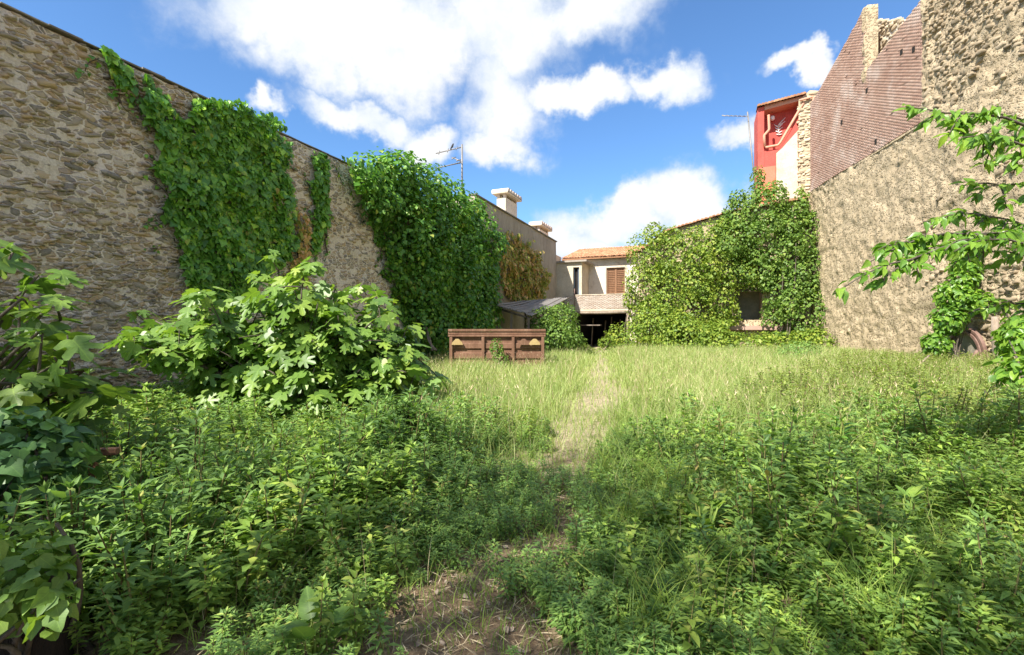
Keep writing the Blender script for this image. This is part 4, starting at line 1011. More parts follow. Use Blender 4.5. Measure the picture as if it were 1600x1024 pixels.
# ------------------------------------------------------------------ ARCH with iron hoop on the right wall
s, _ = RW.hit(1512, 560, -.12)
AF = RW.sub(s, -.1); ar = AF.thing('wall_niche_arch', 'grey plastered arch with rusty iron hoop low on the right wall', 'arch')
rad = .82; hz = .55
poly = [(-rad, -.2)] + [(rad * math.cos(a), hz + rad * math.sin(a)) for a in np.linspace(math.pi, 0, 17)] + [(rad, -.2)]
prism('arch_panel', poly, -.10, .15, M['plaster_grey'], ar)
def hoop(name, rr, th, y, rot, mat, a0=math.pi, a1=0.0):
    pts = [(rr * math.cos(a), hz + rr * math.sin(a)) for a in np.linspace(a0, a1, 22)]
    inn = [((rr - th) * math.cos(a), hz + (rr - th) * math.sin(a)) for a in np.linspace(a0, a1, 22)]
    V = []; 
    for (p, q) in zip(pts, inn): V += [(p[0], y - .06, p[1]), (p[0], y + .06, p[1]), (q[0], y + .06, q[1]), (q[0], y - .06, q[1])]
    Fc = []
    for i in range(21):
        for j in range(4): Fc.append((i * 4 + j, i * 4 + (j + 1) % 4, i * 4 + 4 + (j + 1) % 4, i * 4 + 4 + j))
    Fc += [(3, 2, 1, 0), (84, 85, 86, 87)]
    return obj(name, mk_mesh(name, V, Fc, mat), ar)
hoop('iron_hoop', rad + .10, .09, -.17, 0, M['iron'], math.pi * .95, -.5)
hoop('iron_hoop', rad + .24, .09, -.14, 0, M['iron'], math.pi * .6, -.3)
q = tube([(rad * .55, -.5, -.15), (rad * .95, -.2, .75)], .07, 6); obj('iron_leg', mk_mesh('iron_leg', *q, M['iron']), ar)
q = tube([(rad * 1.15, -.5, -.15), (rad * 1.2, -.2, .6)], .07, 6); obj('iron_leg', mk_mesh('iron_leg', *q, M['iron']), ar)
# leaning pale post by it and a stick
pst = tube([(0, 0, -.1), (.03, .02, .6), (.02, .10, 1.25), (-.05, .16, 1.95)], [.14, .15, .13, .09], 7)
p0 = RW.w(np.array((RW.hit(1563, 520, -.4)[0], -.42, 0)))
o = obj('weathered_post', mk_mesh('weathered_post', *pst, M['deadwood'], True), None, 'weathered pale wooden post leaning on the wall right of the arch', 'post'); o.location = (p0[0], p0[1], .03); o.rotation_euler = (0, 0, 1.2)
c = at(1428, 583, 15.5); e = at(1452, 556, 16.5)
q = tube(bez(c - c, (e - c) * .5 + np.array((0, 0, .06)), e - c, 6), [.05, .06, .06, .05, .045, .03], 6)
o = obj('broken_stick', mk_mesh('broken_stick', *q, M['deadwood'], True), None, 'pale broken stick leaning in the grass left of the arch', 'stick'); o.location = tuple(c)

# ------------------------------------------------------------------ RUSTY TRAILER (hopper body)
TY = 17.0
a = at(702, 540, TY); b = at(851, 540, TY); TW = b[0] - a[0]; TZ = at(0, 517, TY)[2]
TF = Frame(a[0], TY, (1, 0), float(gz(a[0], TY))); tr = TF.thing('rusty_trailer', 'long rusty brown steel trailer body standing in the tall grass', 'trailer')
for i, (z0, z1, y) in enumerate(((TZ - .09, TZ, -.06), (TZ - .20, TZ - .105, -.03), (TZ - .27, TZ - .215, -.07))):
    box('top_rail', (-.04, TW + .04, y, .12, z0, z1), M['rust'], tr, .015)
box('side_panel', (0, TW, .03, .07, .35, TZ - .275), M['rust'], tr)
for z0, z1 in ((.80, 1.0), (.45, .66)): box('panel_band', (.02, TW - .02, -.02, .028, z0, z1), M['rust'], tr, .02)
for x in (.02, TW * .34, TW * .655, TW - .12):
    box('rib', (x, x + .10, -.09, -.022, .12, TZ - .28), M['rust'], tr, .01)
box('floor_rail', (0, TW, -.05, 1.5, .22, .345), M['rust'], tr)
box('back_panel', (0, TW, 1.5, 1.55, .35, TZ - .12), M['rust'], tr)
for x in (.0, TW - .05): box('end_panel', (x, x + .05, .075, 1.498, .35, TZ - .12), M['rust'], tr)
for x in (.3, TW - .3): 
    for y in (.2, 1.3): box('leg', (x - .06, x + .06, y - .06, y + .06, -.08, .218), M['rust'], tr)
def tab(xc, mat):
    pl_ = [(xc - .2, TZ - .55), (xc + .2, TZ - .55), (xc + .17, TZ - .46), (xc + .05, TZ - .34), (xc - .05, TZ - .34), (xc - .17, TZ - .46)]
    prism('lifting_plate', pl_, -.13, -.095, mat, tr)
sc_t = 150 / TW
tab((715 - 702) / 150 * TW, M['yellow']); tab((836 - 702) / 150 * TW, M['yellow']); tab((819 - 702) / 150 * TW, M['rust'])

shrub('bindweed_clump', 'light green bindweed clump growing up in front of the rusty trailer', [sb(776, 545, 16.6, .2, .32), sb(782, 562, 16.5, .28, .25)], 420, .09, M['creeper2'], 316, catg='bindweed')
# ------------------------------------------------------------------ LEAN-TO with corrugated sheets
A = np.array((-1.1, 26.4, 2.85)); Bp = np.array((1.05, 25.9, 2.22)); Dp = np.array((3.6, 31.2, 3.5)); E = np.array((.55, 31.0, 3.25))
SF = Frame(.8, 28, (1, 0)); sh = SF.thing('lean_to_shed', 'sagging lean-to with grey corrugated roof sheets beside the ivy', 'shed')
r = np.random.default_rng(41); ns = 7
for i in range(ns):
    u0, u1 = i / ns, (i + 1.12) / ns; k = 17; V = []; lift = r.uniform(0, .05) + .012 * (i % 2); sk = r.uniform(-.03, .04)
    for v in np.linspace(0 + sk, 1 + sk * .5, 6):
        for j in range(k):
            u = u0 + (u1 - u0) * j / (k - 1)
            p_ = (A * (1 - u) + Bp * u) * (1 - v) + (E * (1 - u) + Dp * u) * v
            V.append((p_[0], p_[1], p_[2] + .035 * math.cos(j * math.pi * .5) + lift - .12 * math.sin(v * 3.1) * (1 if i in (2, 3) else .4)))
    V = SF.l(np.array(V)); Fq = [(a_ * k + j, a_ * k + j + 1, a_ * k + k + j + 1, a_ * k + k + j) for a_ in range(5) for j in range(k - 1)]
    o = obj('roof_sheet', mk_mesh('roof_sheet', V, Fq, M['fibro']), sh); m_ = o.modifiers.new('s', 'SOLIDIFY'); m_.thickness = .012
for (p_, h) in ((A + np.array((.3, .4, 0)), 2.6), (Bp + np.array((-.15, .3, 0)), 2.1), ((A + Bp) / 2 + np.array((0, .4, 0)), 2.35), (Dp + np.array((-.3, -.4, 0)), 3.3), (E + np.array((.3, -.4, 0)), 3.05)):
    l_ = SF.l(p_); box('post', (l_[0] - .06, l_[0] + .06, l_[1] - .06, l_[1] + .06, -.1, h), M['old_wood'], sh)
q = tube(SF.l(np.array([A + (.1, .35, -.14), Bp + (0, .35, -.14)])), .06, 6); obj('purlin', mk_mesh('purlin', *q, M['old_wood']), sh)

# ------------------------------------------------------------------ TV ANTENNAS and the bird
def antenna(label, base, top, booms):
    f = Frame(base[0], base[1], (1, 0), base[2]); th = f.thing('tv_antenna', label, 'antenna', None)
    q = tube(f.l(np.array([base, (base + top) / 2, top])), .05, 6); obj('mast', mk_mesh('mast', *q, M['grey_metal']), th)
    for (p_, e_, nel, el) in booms:
        q = tube(f.l(np.array([p_, e_])), .03, 5); bo = obj('boom', mk_mesh('boom', *q, M['grey_metal']), th)
        d = unit(e_ - p_); side = unit(np.cross(d, np.array((0, 0, 1.0))))
        for i in range(nel):
            c_ = p_ + (e_ - p_) * (i + .6) / nel; l2 = el * (1.25 - .5 * i / nel)
            q = tube(f.l(np.array([c_ - side * l2 * .5 + np.array((0, 0, -.12)), c_ + np.array((0, 0, .02)), c_ + side * l2 * .5 + np.array((0, 0, .12))])), .024, 4)
            obj('element', mk_mesh('element', *q, M['grey_metal']), bo)
    return th
AY = 30.0
base = LW.w(np.array((LW.hit(722, 300, 1.0)[0], 1.0, PHH - .1)))
AY = base[1]
def aa(px, py, dy=0): return at(px, py, AY + dy)
base = np.array((aa(722, 0)[0], AY, PHH - .1))
antenna('rooftop television antenna with two booms and a bird above the ivy', base, np.array((base[0], AY, aa(722, 226)[2])),
        [(np.array((base[0], AY, aa(0, 254)[2])), aa(681, 263, -.3), 11, .8), (np.array((base[0], AY, aa(0, 230)[2])), aa(681, 240, .6), 3, .12), (np.array((base[0], AY, aa(0, 253)[2])), aa(706, 246, .3), 2, .4)])
bc = aa(706.5, 230, .2)
bf = Frame(bc[0], bc[1], (1, 0), bc[2])
bv = tube([(-.10, 0, -.14), (-.06, 0, -.06), (0, 0, .02), (.03, 0, .10), (.045, 0, .15), (.07, 0, .17), (.11, 0, .165)], [.015, .035, .06, .05, .04, .03, .004], 8)
o = obj('bird', mk_mesh('bird', *bv, M['feather'], True), None, 'small dark bird perched on the television antenna boom', 'bird'); o.location = tuple(bc)
bs = FC.w(np.array((FC.hit(1181, 250, 3.2)[0], 3.2, 0))); b_y = bs[1]
def ab(px, py, dy=0): return at(px, py, b_y + dy)
antenna('slanting television antenna on the roof left of the red house', np.array((*ab(1184, 0)[:2], 10.2)), ab(1168, 175),
        [(ab(1168.5, 182), ab(1128, 181, -.4), 6, .35)])

# ------------------------------------------------------------------ FIG TREES
def fig_tree(label, base, tips, nleaf, size, seed, nsingle, stems_r=.045):
    """branches from the base out to tips, leaves clustered round branch ends"""
    r = np.random.default_rng(seed); f = Frame(base[0], base[1], (1, 0), base[2]); th = f.thing('fig_tree', label, 'fig tree')
    tb = []; ends = []
    for tpt in tips:
        tpt = np.array(tpt); mid = base * .45 + tpt * .55; mid = np.array((base[0] * .55 + tpt[0] * .45, base[1] * .55 + tpt[1] * .45, base[2] + (tpt[2] - base[2]) * .62)) + r.normal(0, .08, 3)
        P = bez(base + r.normal(0, .1, 3) * (1, 1, 0), mid, tpt, 10); tb.append(tube(f.l(P), np.linspace(stems_r, .010, 10), 6))
        for t_ in (4, 5, 6, 7, 8, 9):
            ends.append((P[t_], t_ / 9))
            if r.random() < .6 and t_ > 4:
                e = P[t_] + r.normal(0, .24, 3) + np.array((0, 0, .12)); tb.append(tube(f.l(bez(P[t_], (P[t_] + e) / 2 + (0, 0, .05), e, 5)), np.linspace(.014, .006, 5), 5)); ends.append((e, 1))
    obj('trunk', mk_mesh('trunk', *cat(tb), M['bark'], True), th)
    wts = np.array([.3 + w_ ** 2 for _, w_ in ends]); wts /= wts.sum(); idx = r.choice(len(ends), nleaf, p=wts)
    E_ = np.array([ends[i][0] for i in idx])
    off = rand_unit(nleaf, r) * r.uniform(.05, .26, nleaf)[:, None]; off[:, 2] = off[:, 2] * .7
    P = E_ + off; P[:, 2] = np.maximum(P[:, 2], base[2] + .12)
    out = unit(off * (1, 1, .4) + np.array((0, 0, 1e-3)))
    nrm = unit(np.array((0, 0, 1.0)) + out * .45 + r.normal(0, .30, (nleaf, 3)) + np.array((0, -.18, 0)))
    tip = out + np.array((0, 0, -.25)) + r.normal(0, .3, (nleaf, 3))
    add_leaves(th, f, FIGS, frames(nrm, tip, size * r.uniform(.55, 1.25, nleaf)), P, M['fig'], nsingle, 'fig_leaf', 'foliage', r)
    # petioles
    pt = []
    for i in range(0, nleaf, 3): pt.append(tube(f.l(np.array([E_[i], P[i]])), .004, 3, False))
    obj('leaf_stalks', mk_mesh('leaf_stalks', *cat(pt), M['grass_green']), th, kind='stuff')
    return th
r = np.random.default_rng(71)
FYc = 8.2
prof = [(205, 500), (250, 485), (300, 480), (350, 465), (390, 440), (430, 425), (470, 415), (505, 412), (540, 425), (575, 455), (610, 480), (635, 515), (655, 550), (670, 580)]
tips = []
for i in range(120):
    px = r.uniform(200, 668); px = px if px > 300 or r.random() < .5 else r.uniform(380, 640); top = np.interp(px, [p_[0] for p_ in prof], [p_[1] for p_ in prof]); f_ = r.random() ** .9
    lowest = np.interp(px, [200, 300, 450, 690], [545, 600, 640, 610])
    py = top + 12 + (lowest - top - 20) * f_; Y = FYc + r.uniform(-1.0, 1.1) * (.5 + f_ * .5)
    tips.append(at(px, py, Y))
fb_ = at(455, 690, FYc); fb_[2] = float(gz(fb_[0], fb_[1])) - .03
fig_tree('big spreading fig bush with large lobed leaves before the stone wall', fb_, tips, 4200, .245, 401, 300)
# near fig, reaching in from the left
tips = [at(px, py, Y) for px, py, Y in ((20, 395, 4.4), (60, 430, 4.5), (85, 465, 4.4), (30, 470, 4.0), (95, 500, 4.4), (60, 520, 3.9), (15, 540, 3.8), (100, 545, 4.3), (130, 580, 4.3), (175, 600, 4.5), (60, 590, 4.0), (110, 600, 4.1), (20, 600, 3.7), (-40, 430, 4.2), (-80, 500, 4.0), (-60, 380, 4.4), (140, 605, 4.2), (85, 570, 4.0), (195, 612, 4.6))]
fb2 = np.array((-5.2, 4.1, float(gz(-5.2, 4.1)) - .03))
fig_tree('fig branches with big leaves reaching in from the left picture edge', fb2, tips, 250, .235, 402, 220, .035)

# ------------------------------------------------------------------ near ivy heap on old rusty iron, and a dark stump shape filling the void
def heap(name, label, catg, blobs, n, size, seed, mat, base, nsingle):
    f = Frame(base[0], base[1], (1, 0), float(gz(base[0], base[1]))); th = f.thing(name, label, catg)
    blob_foliage(th, f, blobs, n, size, mat, seed, [IVY, IVYS], 'foliage', None, .5, nsingle, (.6, 1.1), .8, 'ivy_leaf')
    rr = np.random.default_rng(seed); tb = []
    for k in range(9):
        c_, _ = blobs[rr.integers(len(blobs))]; a_ = np.array((base[0] + rr.normal(0, .12), base[1] + rr.normal(0, .1), f.o[2] - .03))
        tb.append(tube(f.l(bez(a_, (a_ + c_) / 2 + rr.normal(0, .12, 3), c_ + rr.normal(0, .12, 3), 7)), np.linspace(.018, .007, 7), 5))
    obj('stem', mk_mesh('stem', *cat(tb), M['bark'], True), th); return th
heap('ivy_heap', 'dark ivy heap with large leaves at the left edge below the fig', 'ivy', [sb(15, 690, 3.1, .28, .2), sb(60, 715, 3.0, .26, .2), sb(10, 745, 2.9, .26, .2), sb(100, 700, 3.1, .17, .13), sb(-60, 720, 3.0, .36, .34), sb(70, 755, 2.9, .18, .12)], 760, .086, 411, M['ivy_dark'], (-2.9, 3.05), 260)
heap('ivy_heap', 'pale green ivy tuft spilling over the dark filler shape in the lower left corner', 'ivy', [sb(25, 885, 2.05, .17, .12), sb(-30, 880, 2.05, .2, .14), sb(60, 905, 2.0, .1, .08), sb(20, 940, 1.95, .14, .1), sb(75, 945, 1.95, .08, .08)], 320, .066, 412, M['fig'], (-2.05, 2.1), 120)
a = np.linspace(0, 1, 7); st = tube([(0, 0, z) for z in (-.1, .0, .06, .2, .34, .42, .44)], [.20, .18, .16, .15, .14, .135, .09], 14)
Vs, Fs = st; Vs = Vs * (1, 1, 1) + (np.stack([vnoise(Vs[:, 0] * 14, Vs[:, 1] * 14, Vs[:, 2] * 5, 3), vnoise(Vs[:, 0] * 14, Vs[:, 1] * 14, Vs[:, 2] * 5, 4), np.zeros(len(Vs))], -1) - .5) * (.06, .06, 0)
o = obj('void_filler', mk_mesh('void_filler', Vs, Fs, M['dark_fill'], True), None, 'dark stump shape standing in for the void under the ivy tuft in the lower left corner', 'stump'); o.location = (-2.2, 2.18, float(gz(-2.2, 2.18)))
# rusty iron bar end poking out of the ivy
c_ = at(140, 692, 3.4); f = Frame(c_[0], c_[1], (1, .2), float(gz(c_[0], c_[1])))
th = f.thing('rusty_iron_frame', 'rusty iron bar end poking out right of the dark ivy heap', 'scrap iron')
zt = c_[2] - f.o[2]
box('bar', (-.45, .05, -.03, .03, zt - .03, zt + .03), M['rust'], th, .006); box('bar', (-.4, .11, .10, .15, zt - .12, zt - .07), M['rust'], th, .006)
for x in (-.4, -.02): box('leg', (x, x + .04, .02, .06, -.05, zt - .031), M['rust'], th)

# ------------------------------------------------------------------ DROOPING TREE at the right
tb_ = np.array((6.4, 4.6, 0.0)); tb_[2] = float(gz(6.4, 4.6)) - .05
ft = Frame(tb_[0], tb_[1], (1, 0), tb_[2]); et = ft.thing('drooping_tree', 'young tree with drooping pointed leaves reaching in from the right edge', 'tree')
trunk = [tube(ft.l(bez(tb_, tb_ + (.1, .1, 2.2), tb_ + (-.3, .1, 4.6), 9)), np.linspace(.10, .04, 9), 8)]
r = np.random.default_rng(81); LP, LT, LN = [], [], []
def twig(P, r0, dens, sz=.12):
    trunk.append(tube(ft.l(P), np.linspace(r0, .005, len(P)), 5))
    n = int(np.linalg.norm(np.diff(P, axis=0), axis=1).sum() * dens)
    for i in range(n):
        t_ = r.uniform(.22, 1.0); k = t_ * (len(P) - 1); a_ = int(min(k, len(P) - 2)); p_ = P[a_] + (P[a_ + 1] - P[a_]) * (k - a_)
        d_ = unit(P[a_ + 1] - P[a_]); side = unit(np.cross(d_, (0, 0, 1.0))) * r.choice((-1, 1))
        LP.append(p_ + r.normal(0, .012, 3)); LT.append(unit(side * .75 + d_ * .5 + np.array((0, 0, -.5)) + r.normal(0, .38, 3))); LN.append(unit(np.array((0, 0, .7)) + side * .5 - np.array((0, .5, 0)) + r.normal(0, .35, 3)))
def limb(src, way, end, r0, nsub, dens, spread):
    P = bez(src, way, end, 14); wob_ = np.cumsum(r.normal(0, .022, (14, 3)), 0); P = P + wob_ * np.linspace(0, 1, 14)[:, None]; twig(P, r0, dens * .7)
    for i in range(nsub):
        k = r.integers(4, 12); s_ = P[k]; e_ = s_ + np.array((r.uniform(-1, .25) * spread, r.uniform(-.4, .4) * spread, r.uniform(-.75, .12) * spread))
        twig(bez(s_, (s_ + e_) / 2 + (0, 0, .09 * spread / .6), e_, 7), .009, dens)
top = tb_ + (-.3, .1, 4.6)
limb(tb_ + (-.12, .1, 3.3), at(1610, 190, 4.6), at(1420, 165, 4.4), .024, 13, 44, .36)
limb(tb_ + (-.05, .1, 2.7), at(1600, 200, 4.4), at(1475, 235, 4.1), .02, 9, 40, .36)
limb(tb_ + (-.02, .1, 2.2), at(1570, 300, 4.3), at(1325, 440, 4.0), .022, 13, 44, .34)
limb(tb_ + (.0, .1, 1.9), at(1560, 290, 4.4), at(1370, 370, 4.2), .018, 12, 47, .30)
limb(tb_ + (.0, .1, 1.7), at(1590, 330, 4.2), at(1480, 390, 4.2), .016, 7, 40, .3)
limb(tb_ + (.0, .1, 1.5), at(1600, 440, 4.5), at(1500, 500, 4.6), .014, 7, 30, .28)
limb(tb_ + (-.15, .1, 3.0), at(1600, 150, 4.9), at(1470, 200, 4.7), .016, 12, 44, .34)
limb(tb_ + (-.05, .1, 2.4), at(1590, 240, 4.6), at(1510, 330, 4.5), .014, 8, 36, .34)
limb(tb_ + (.0, .1, 1.9), at(1600, 310, 4.6), at(1430, 345, 4.4), .014, 10, 44, .3)
limb(tb_ + (.0, .1, 1.6), at(1600, 360, 4.8), at(1505, 440, 4.7), .012, 9, 36, .28)
limb(top, top + (.6, .3, .6), top + (1.4, .5, .3), .02, 8, 22, .5)
limb(tb_ + (0, .1, 2.6), tb_ + (.6, -.2, 3.2), tb_ + (1.3, -.4, 2.7), .02, 8, 20, .5)
obj('trunk', mk_mesh('trunk', *cat(trunk), M['bark'], True), et)
LP, LT, LN = map(np.array, (LP, LT, LN))
add_leaves(et, ft, [fan_leaf([(.12, .08), (.24, .3), (.22, .52), (.10, .8), (0, 1.0), (-.10, .8), (-.22, .52), (-.24, .3), (-.12, .08), (0, 0)][::-1], (0, .4), .45, .3)], frames(LN, LT, .115 * r.uniform(.5, 1.2, len(LP))), LP, M['elm'], 300, 'leaf', 'crown', r)

# ------------------------------------------------------------------ GROUND COVER
def weed_proto(seed, levels=7, per=5, leaf=LANC, ln=.26, w_=.9, spike=False):
    """upright weed of height 1: returns (leafV, leafF, stemV, stemF)"""
    r = np.random.default_rng(seed); lv, sv = [], []
    bend = r.normal(0, .10, 2)
    ax = lambda h: np.array((bend[0] * h * h, bend[1] * h * h, h))
    sv.append(tube([ax(h) for h in (0, .5, .97)], [.016, .012, .006], 3, False))
    nb_ = r.integers(1, 4)
    Ms, Ts = [], []
    for k in range(levels):
        h = .22 + .76 * (k / (levels - 1)) ** .85; L = ln * (1.0 - .35 * (k / levels)) * r.uniform(.85, 1.15); a0 = r.uniform(0, 6.28)
        n = per + (2 if k >= levels - 2 else 0)
        for i in range(n):
            if k < 2 and r.random() < .45: continue
            a = a0 + i * 6.283 / n + r.normal(0, .2); el = np.interp(k, [0, levels - 2, levels - 1], [-.1, .32, .8]) + r.normal(0, .2)
            o = np.array((math.cos(a), math.sin(a), 0)); tip = o * math.cos(el) + np.array((0, 0, math.sin(el))); nr_ = -o * math.sin(el) + np.array((0, 0, math.cos(el))) + r.normal(0, .2, 3)
            rr = r.uniform(0, .10) if k < levels - 1 else 0
            Ms.append(frames(nr_[None], tip[None], [L * (.7 if k == levels - 1 else 1)], w_)[0]); Ts.append(ax(h) + o * rr)
    V, Fc = inst(leaf[0], leaf[1], np.array(Ms), np.array(Ts)); S = cat(sv)
    return V, Fc, S[0], S[1]
NEAR = [weed_proto(500 + i, 9, 5, leaf_simple(.19, .07, .12), .225) for i in range(7)]
FRESH = [weed_proto(580 + i, 7, 6, leaf_simple(.26, .08, .18), .22) for i in range(6)]
FAR = [weed_proto(520 + i, 5, 4, leaf_simple(.24, .06, .14), .36) for i in range(5)]
TALL = [weed_proto(540 + i, 10, 4, leaf_simple(.26, .06, .2), .15) for i in range(5)]
def scatter(protos, P, hgt, wid, r, tilt=.12):
    """stand plants at P (ground points); returns leaf and stem meshes"""
    n = len(P); a = r.uniform(0, 6.283, n); c, s = np.cos(a), np.sin(a); Z = np.zeros(n)
    Rz = np.stack([np.stack([c, -s, Z], -1), np.stack([s, c, Z], -1), np.stack([Z, Z, Z + 1], -1)], 1)
    tx, ty = r.normal(0, tilt, n), r.normal(0, tilt, n)
    Sh = np.tile(np.eye(3), (n, 1, 1)); Sh[:, 0, 2] = tx; Sh[:, 1, 2] = ty
    Mx = Sh @ Rz * np.stack([wid, wid, hgt], -1)[:, None, :]
    pi = r.integers(len(protos), size=n); L, S = [], []
    for k, (lv, lf, sv, sf) in enumerate(protos):
        q = pi == k
        if q.any(): L.append(inst(lv, lf, Mx[q], P[q])); S.append(inst(sv, sf, Mx[q], P[q]))
    return cat(L), cat(S)
def view_pts(n, y0, y1, r, power=1.0, margin=1.12):
    """random ground points inside the view wedge, denser near"""
    Y = y0 * (y1 / y0) ** r.random(n) if power == 0 else (y0 ** power + (y1 ** power - y0 ** power) * r.random(n)) ** (1 / power)
    X = r.uniform(-1, 1, n) * (Y * margin + .3)
    return X, Y
def inside_yard(X, Y, mg=.15):
    P = np.stack([X, Y, Y * 0], -1)
    return (LW.l(P)[:, 1] < -mg) & (RW.l(P)[:, 1] < -mg) & (FC.l(P)[:, 1] < -mg)
def cover(name, label_, parts, mat):
    V, Fc = cat(parts) if isinstance(parts, list) else parts
    return obj(name, mk_mesh(name, V, Fc, mat), None, label_, None, None, 'stuff')
def ground(X, Y): return np.stack([X, Y, gz(X, Y) - .01], -1)
r = np.random.default_rng(91)
def side(X, Y): return (X - path_x(Y)) / path_w(Y)
fig_dist = lambda X, Y: np.hypot(X - fb_[0], Y - fb_[1])
# left weeds, near
X, Y = view_pts(16000, 2.15, 7.2, r, 1.0)
k = side(X, Y); g = fbm(X * .9, Y * .9, 0, 70); edge = -.75 - (g - .5) * 2.2 - np.clip(3.4 - Y, 0, 1) * .7
bare = (Y < 3.2) & (g < .36 + (3.2 - Y) * .10)
ok = inside_yard(X, Y) & (k < edge) & (r.random(len(X)) < np.clip((g - .26) * 3.2, .12, .62)) & ~bare & (np.hypot(X + 2.12, Y - 2.18) > .3)
P = ground(X[ok], Y[ok]); n = len(P)
hh = (.10 + .52 * fbm(P[:, 0] * .9, P[:, 1] * .9, 0, 71)) * np.clip(r.lognormal(-.12, .36, n), .35, 1.9) * np.interp(-k[ok], [1, 2.2, 3.5], [.5, .8, 1.05])
hh *= np.interp(P[:, 1], [2.1, 3.2, 4.2], [.72, .9, 1]); wd_ = (.08 + hh * .8) * r.uniform(.85, 1.25, n); fr_ = fbm(P[:, 0] * .8, P[:, 1] * .8, 7, 91) + r.normal(0, .09, n) > .53
l1b, s1b = scatter(FRESH, P[fr_], hh[fr_] * .85, wd_[fr_], r); l1, s1 = scatter(NEAR, P[~fr_], hh[~fr_], wd_[~fr_], r); s1 = cat([s1, s1b])
# left weeds, farther (up to the wall and under the fig)
X, Y = view_pts(7500, 7.0, 15, r, 1.6)
k = side(X, Y); wl = LW.l(np.stack([X, Y, Y * 0], -1))[:, 1]
ok = inside_yard(X, Y) & (k < -3.2) & (wl > -np.interp(Y, [7, 9, 13], [8.5, 6.5, 3.0])) & (r.random(len(X)) < .9)
P = ground(X[ok], Y[ok]); n = len(P); hh = r.uniform(.28, .52, n)
l2, s2_ = scatter(FAR, P, hh, hh * r.uniform(.9, 1.3, n), r)
# right weeds, near
X, Y = view_pts(15000, 2.15, 7.6, r, 1.0)
k = side(X, Y); g = fbm(X * .8 + 20, Y * .8, 0, 72); edge = .85 + (g - .5) * 2.4 + np.clip(3.2 - Y, 0, 1) * .2
ok = inside_yard(X, Y) & (k > edge) & (r.random(len(X)) < np.clip((g - .28) * 3.2, .1, .58))
P = ground(X[ok], Y[ok]); n = len(P)
hh = (.08 + .50 * fbm(P[:, 0] * .9, P[:, 1] * .9, 0, 73)) * np.clip(r.lognormal(-.12, .36, n), .35, 1.9) * np.interp(k[ok], [1, 2.2, 3.5], [.5, .8, 1.05])
hh *= np.interp(P[:, 1], [2.1, 3.2, 4.2], [.72, .9, 1]); wd_ = (.08 + hh * .8) * r.uniform(.85, 1.25, n); fr_ = fbm(P[:, 0] * .8, P[:, 1] * .8, 7, 93) + r.normal(0, .09, n) > .53
l3b, s3b = scatter(FRESH, P[fr_], hh[fr_] * .85, wd_[fr_], r); l3, s3 = scatter(NEAR, P[~fr_], hh[~fr_], wd_[~fr_], r); s3 = cat([s3, s3b])
cover('leafy_weeds', 'knee-high leafy green weeds filling the shaded foreground', [l1, l2, l3], M['herb'])
cover('fresh_weeds', 'brighter yellow green young weeds mixed into the foreground', [l1b, l3b], M['herb_fresh'])
# young plants on the worn ground
X, Y = view_pts(4200, 2.1, 5.2, r, 1.0); k = np.abs(side(X, Y)); g = fbm(X * 1.6, Y * 1.6, 0, 74)
ok = (k < 2.4) & (g > .43) & (r.random(len(X)) < .95); P = ground(X[ok], Y[ok]); n = len(P); hh = r.uniform(.08, .24, n)
l4, s4 = scatter(NEAR, P, hh, hh * 1.25, r)
cover('seedling_weeds', 'sparse small green weeds on the bare ground in front', l4, M['herb'])
# taller yellow weeds on the right
X, Y = view_pts(9000, 6.6, 21, r, 1.3)
ok = inside_yard(X, Y) & (X > np.interp(Y, [6.6, 9, 14, 21], [3.0, 4.2, 8.5, 14.5])) & (r.random(len(X)) < .8)
P = ground(X[ok], Y[ok]); n = len(P); hh = (.45 + .35 * fbm(P[:, 0] * .7, P[:, 1] * .7, 0, 75)) * r.uniform(.75, 1.2, n)
l5, s5 = scatter(TALL, P, hh, hh * r.uniform(.9, 1.2, n), r)
cover('tall_weeds', 'taller yellow green weeds in the sun along the right wall', l5, M['herb2'])
# a second, broad-leaved weed in drifts, and dry stalks
BRO = [weed_proto(560 + i, 7, 4, fan_leaf([(.16, .0), (.30, .2), (.22, .6), (0, 1.0), (-.22, .6), (-.30, .2), (-.16, .0)][::-1], (0, .35), .3, .25), .24) for i in range(6)]
X, Y = view_pts(5200, 2.2, 9.5, r, 1.0); k = side(X, Y); g = fbm(X * .7 + 50, Y * .7, 0, 76)
ok = inside_yard(X, Y) & (np.abs(k) > 1.1) & (g > .52) & (r.random(len(X)) < .6) & ((k > 0) | (Y < 8)); P = ground(X[ok], Y[ok]); n = len(P); hh = r.uniform(.14, .42, n)
l6, s6 = scatter(BRO, P, hh, .09 + hh * .6, r); cover('broad_leaf_weeds', 'drifts of broader leaved weeds among the small ones', l6, M['grass_green'])
s5 = cat([s5, s6])
cover('weed_stems', 'thin brown stems under the weeds', [s1, s2_, s3, s4, s5], M['stem'])

# ---- grasses
def blades(P, h, wd, lean, r, seg=3):
    n = len(P); a = r.uniform(0, 6.283, n); d = np.stack([np.cos(a), np.sin(a), 0 * a], -1); b = r.uniform(0, 6.283, n); sd = np.stack([np.cos(b), np.sin(b), 0 * b], -1)
    V = []
    for i in range(seg + 1):
        t_ = i / seg; c_ = P + d * (lean * h * t_ ** 2)[:, None]; c_[:, 2] += h * t_ * (1 - .32 * lean * t_)
        ww = wd * (1 - t_ * .85) * .5
        if i < seg: V += [c_ - sd * ww[:, None], c_ + sd * ww[:, None]]
        else: V += [c_]
    V = np.stack(V, 1); m_ = V.shape[1]; Fc = []
    for i in range(seg - 1): Fc += [(2 * i, 2 * i + 1, 2 * i + 3), (2 * i, 2 * i + 3, 2 * i + 2)]
    Fc += [(2 * seg - 2, 2 * seg - 1, 2 * seg)]
    Fc = np.array(Fc)[None] + (np.arange(n) * m_)[:, None, None]
    return V.reshape(-1, 3), Fc.reshape(-1, 3)
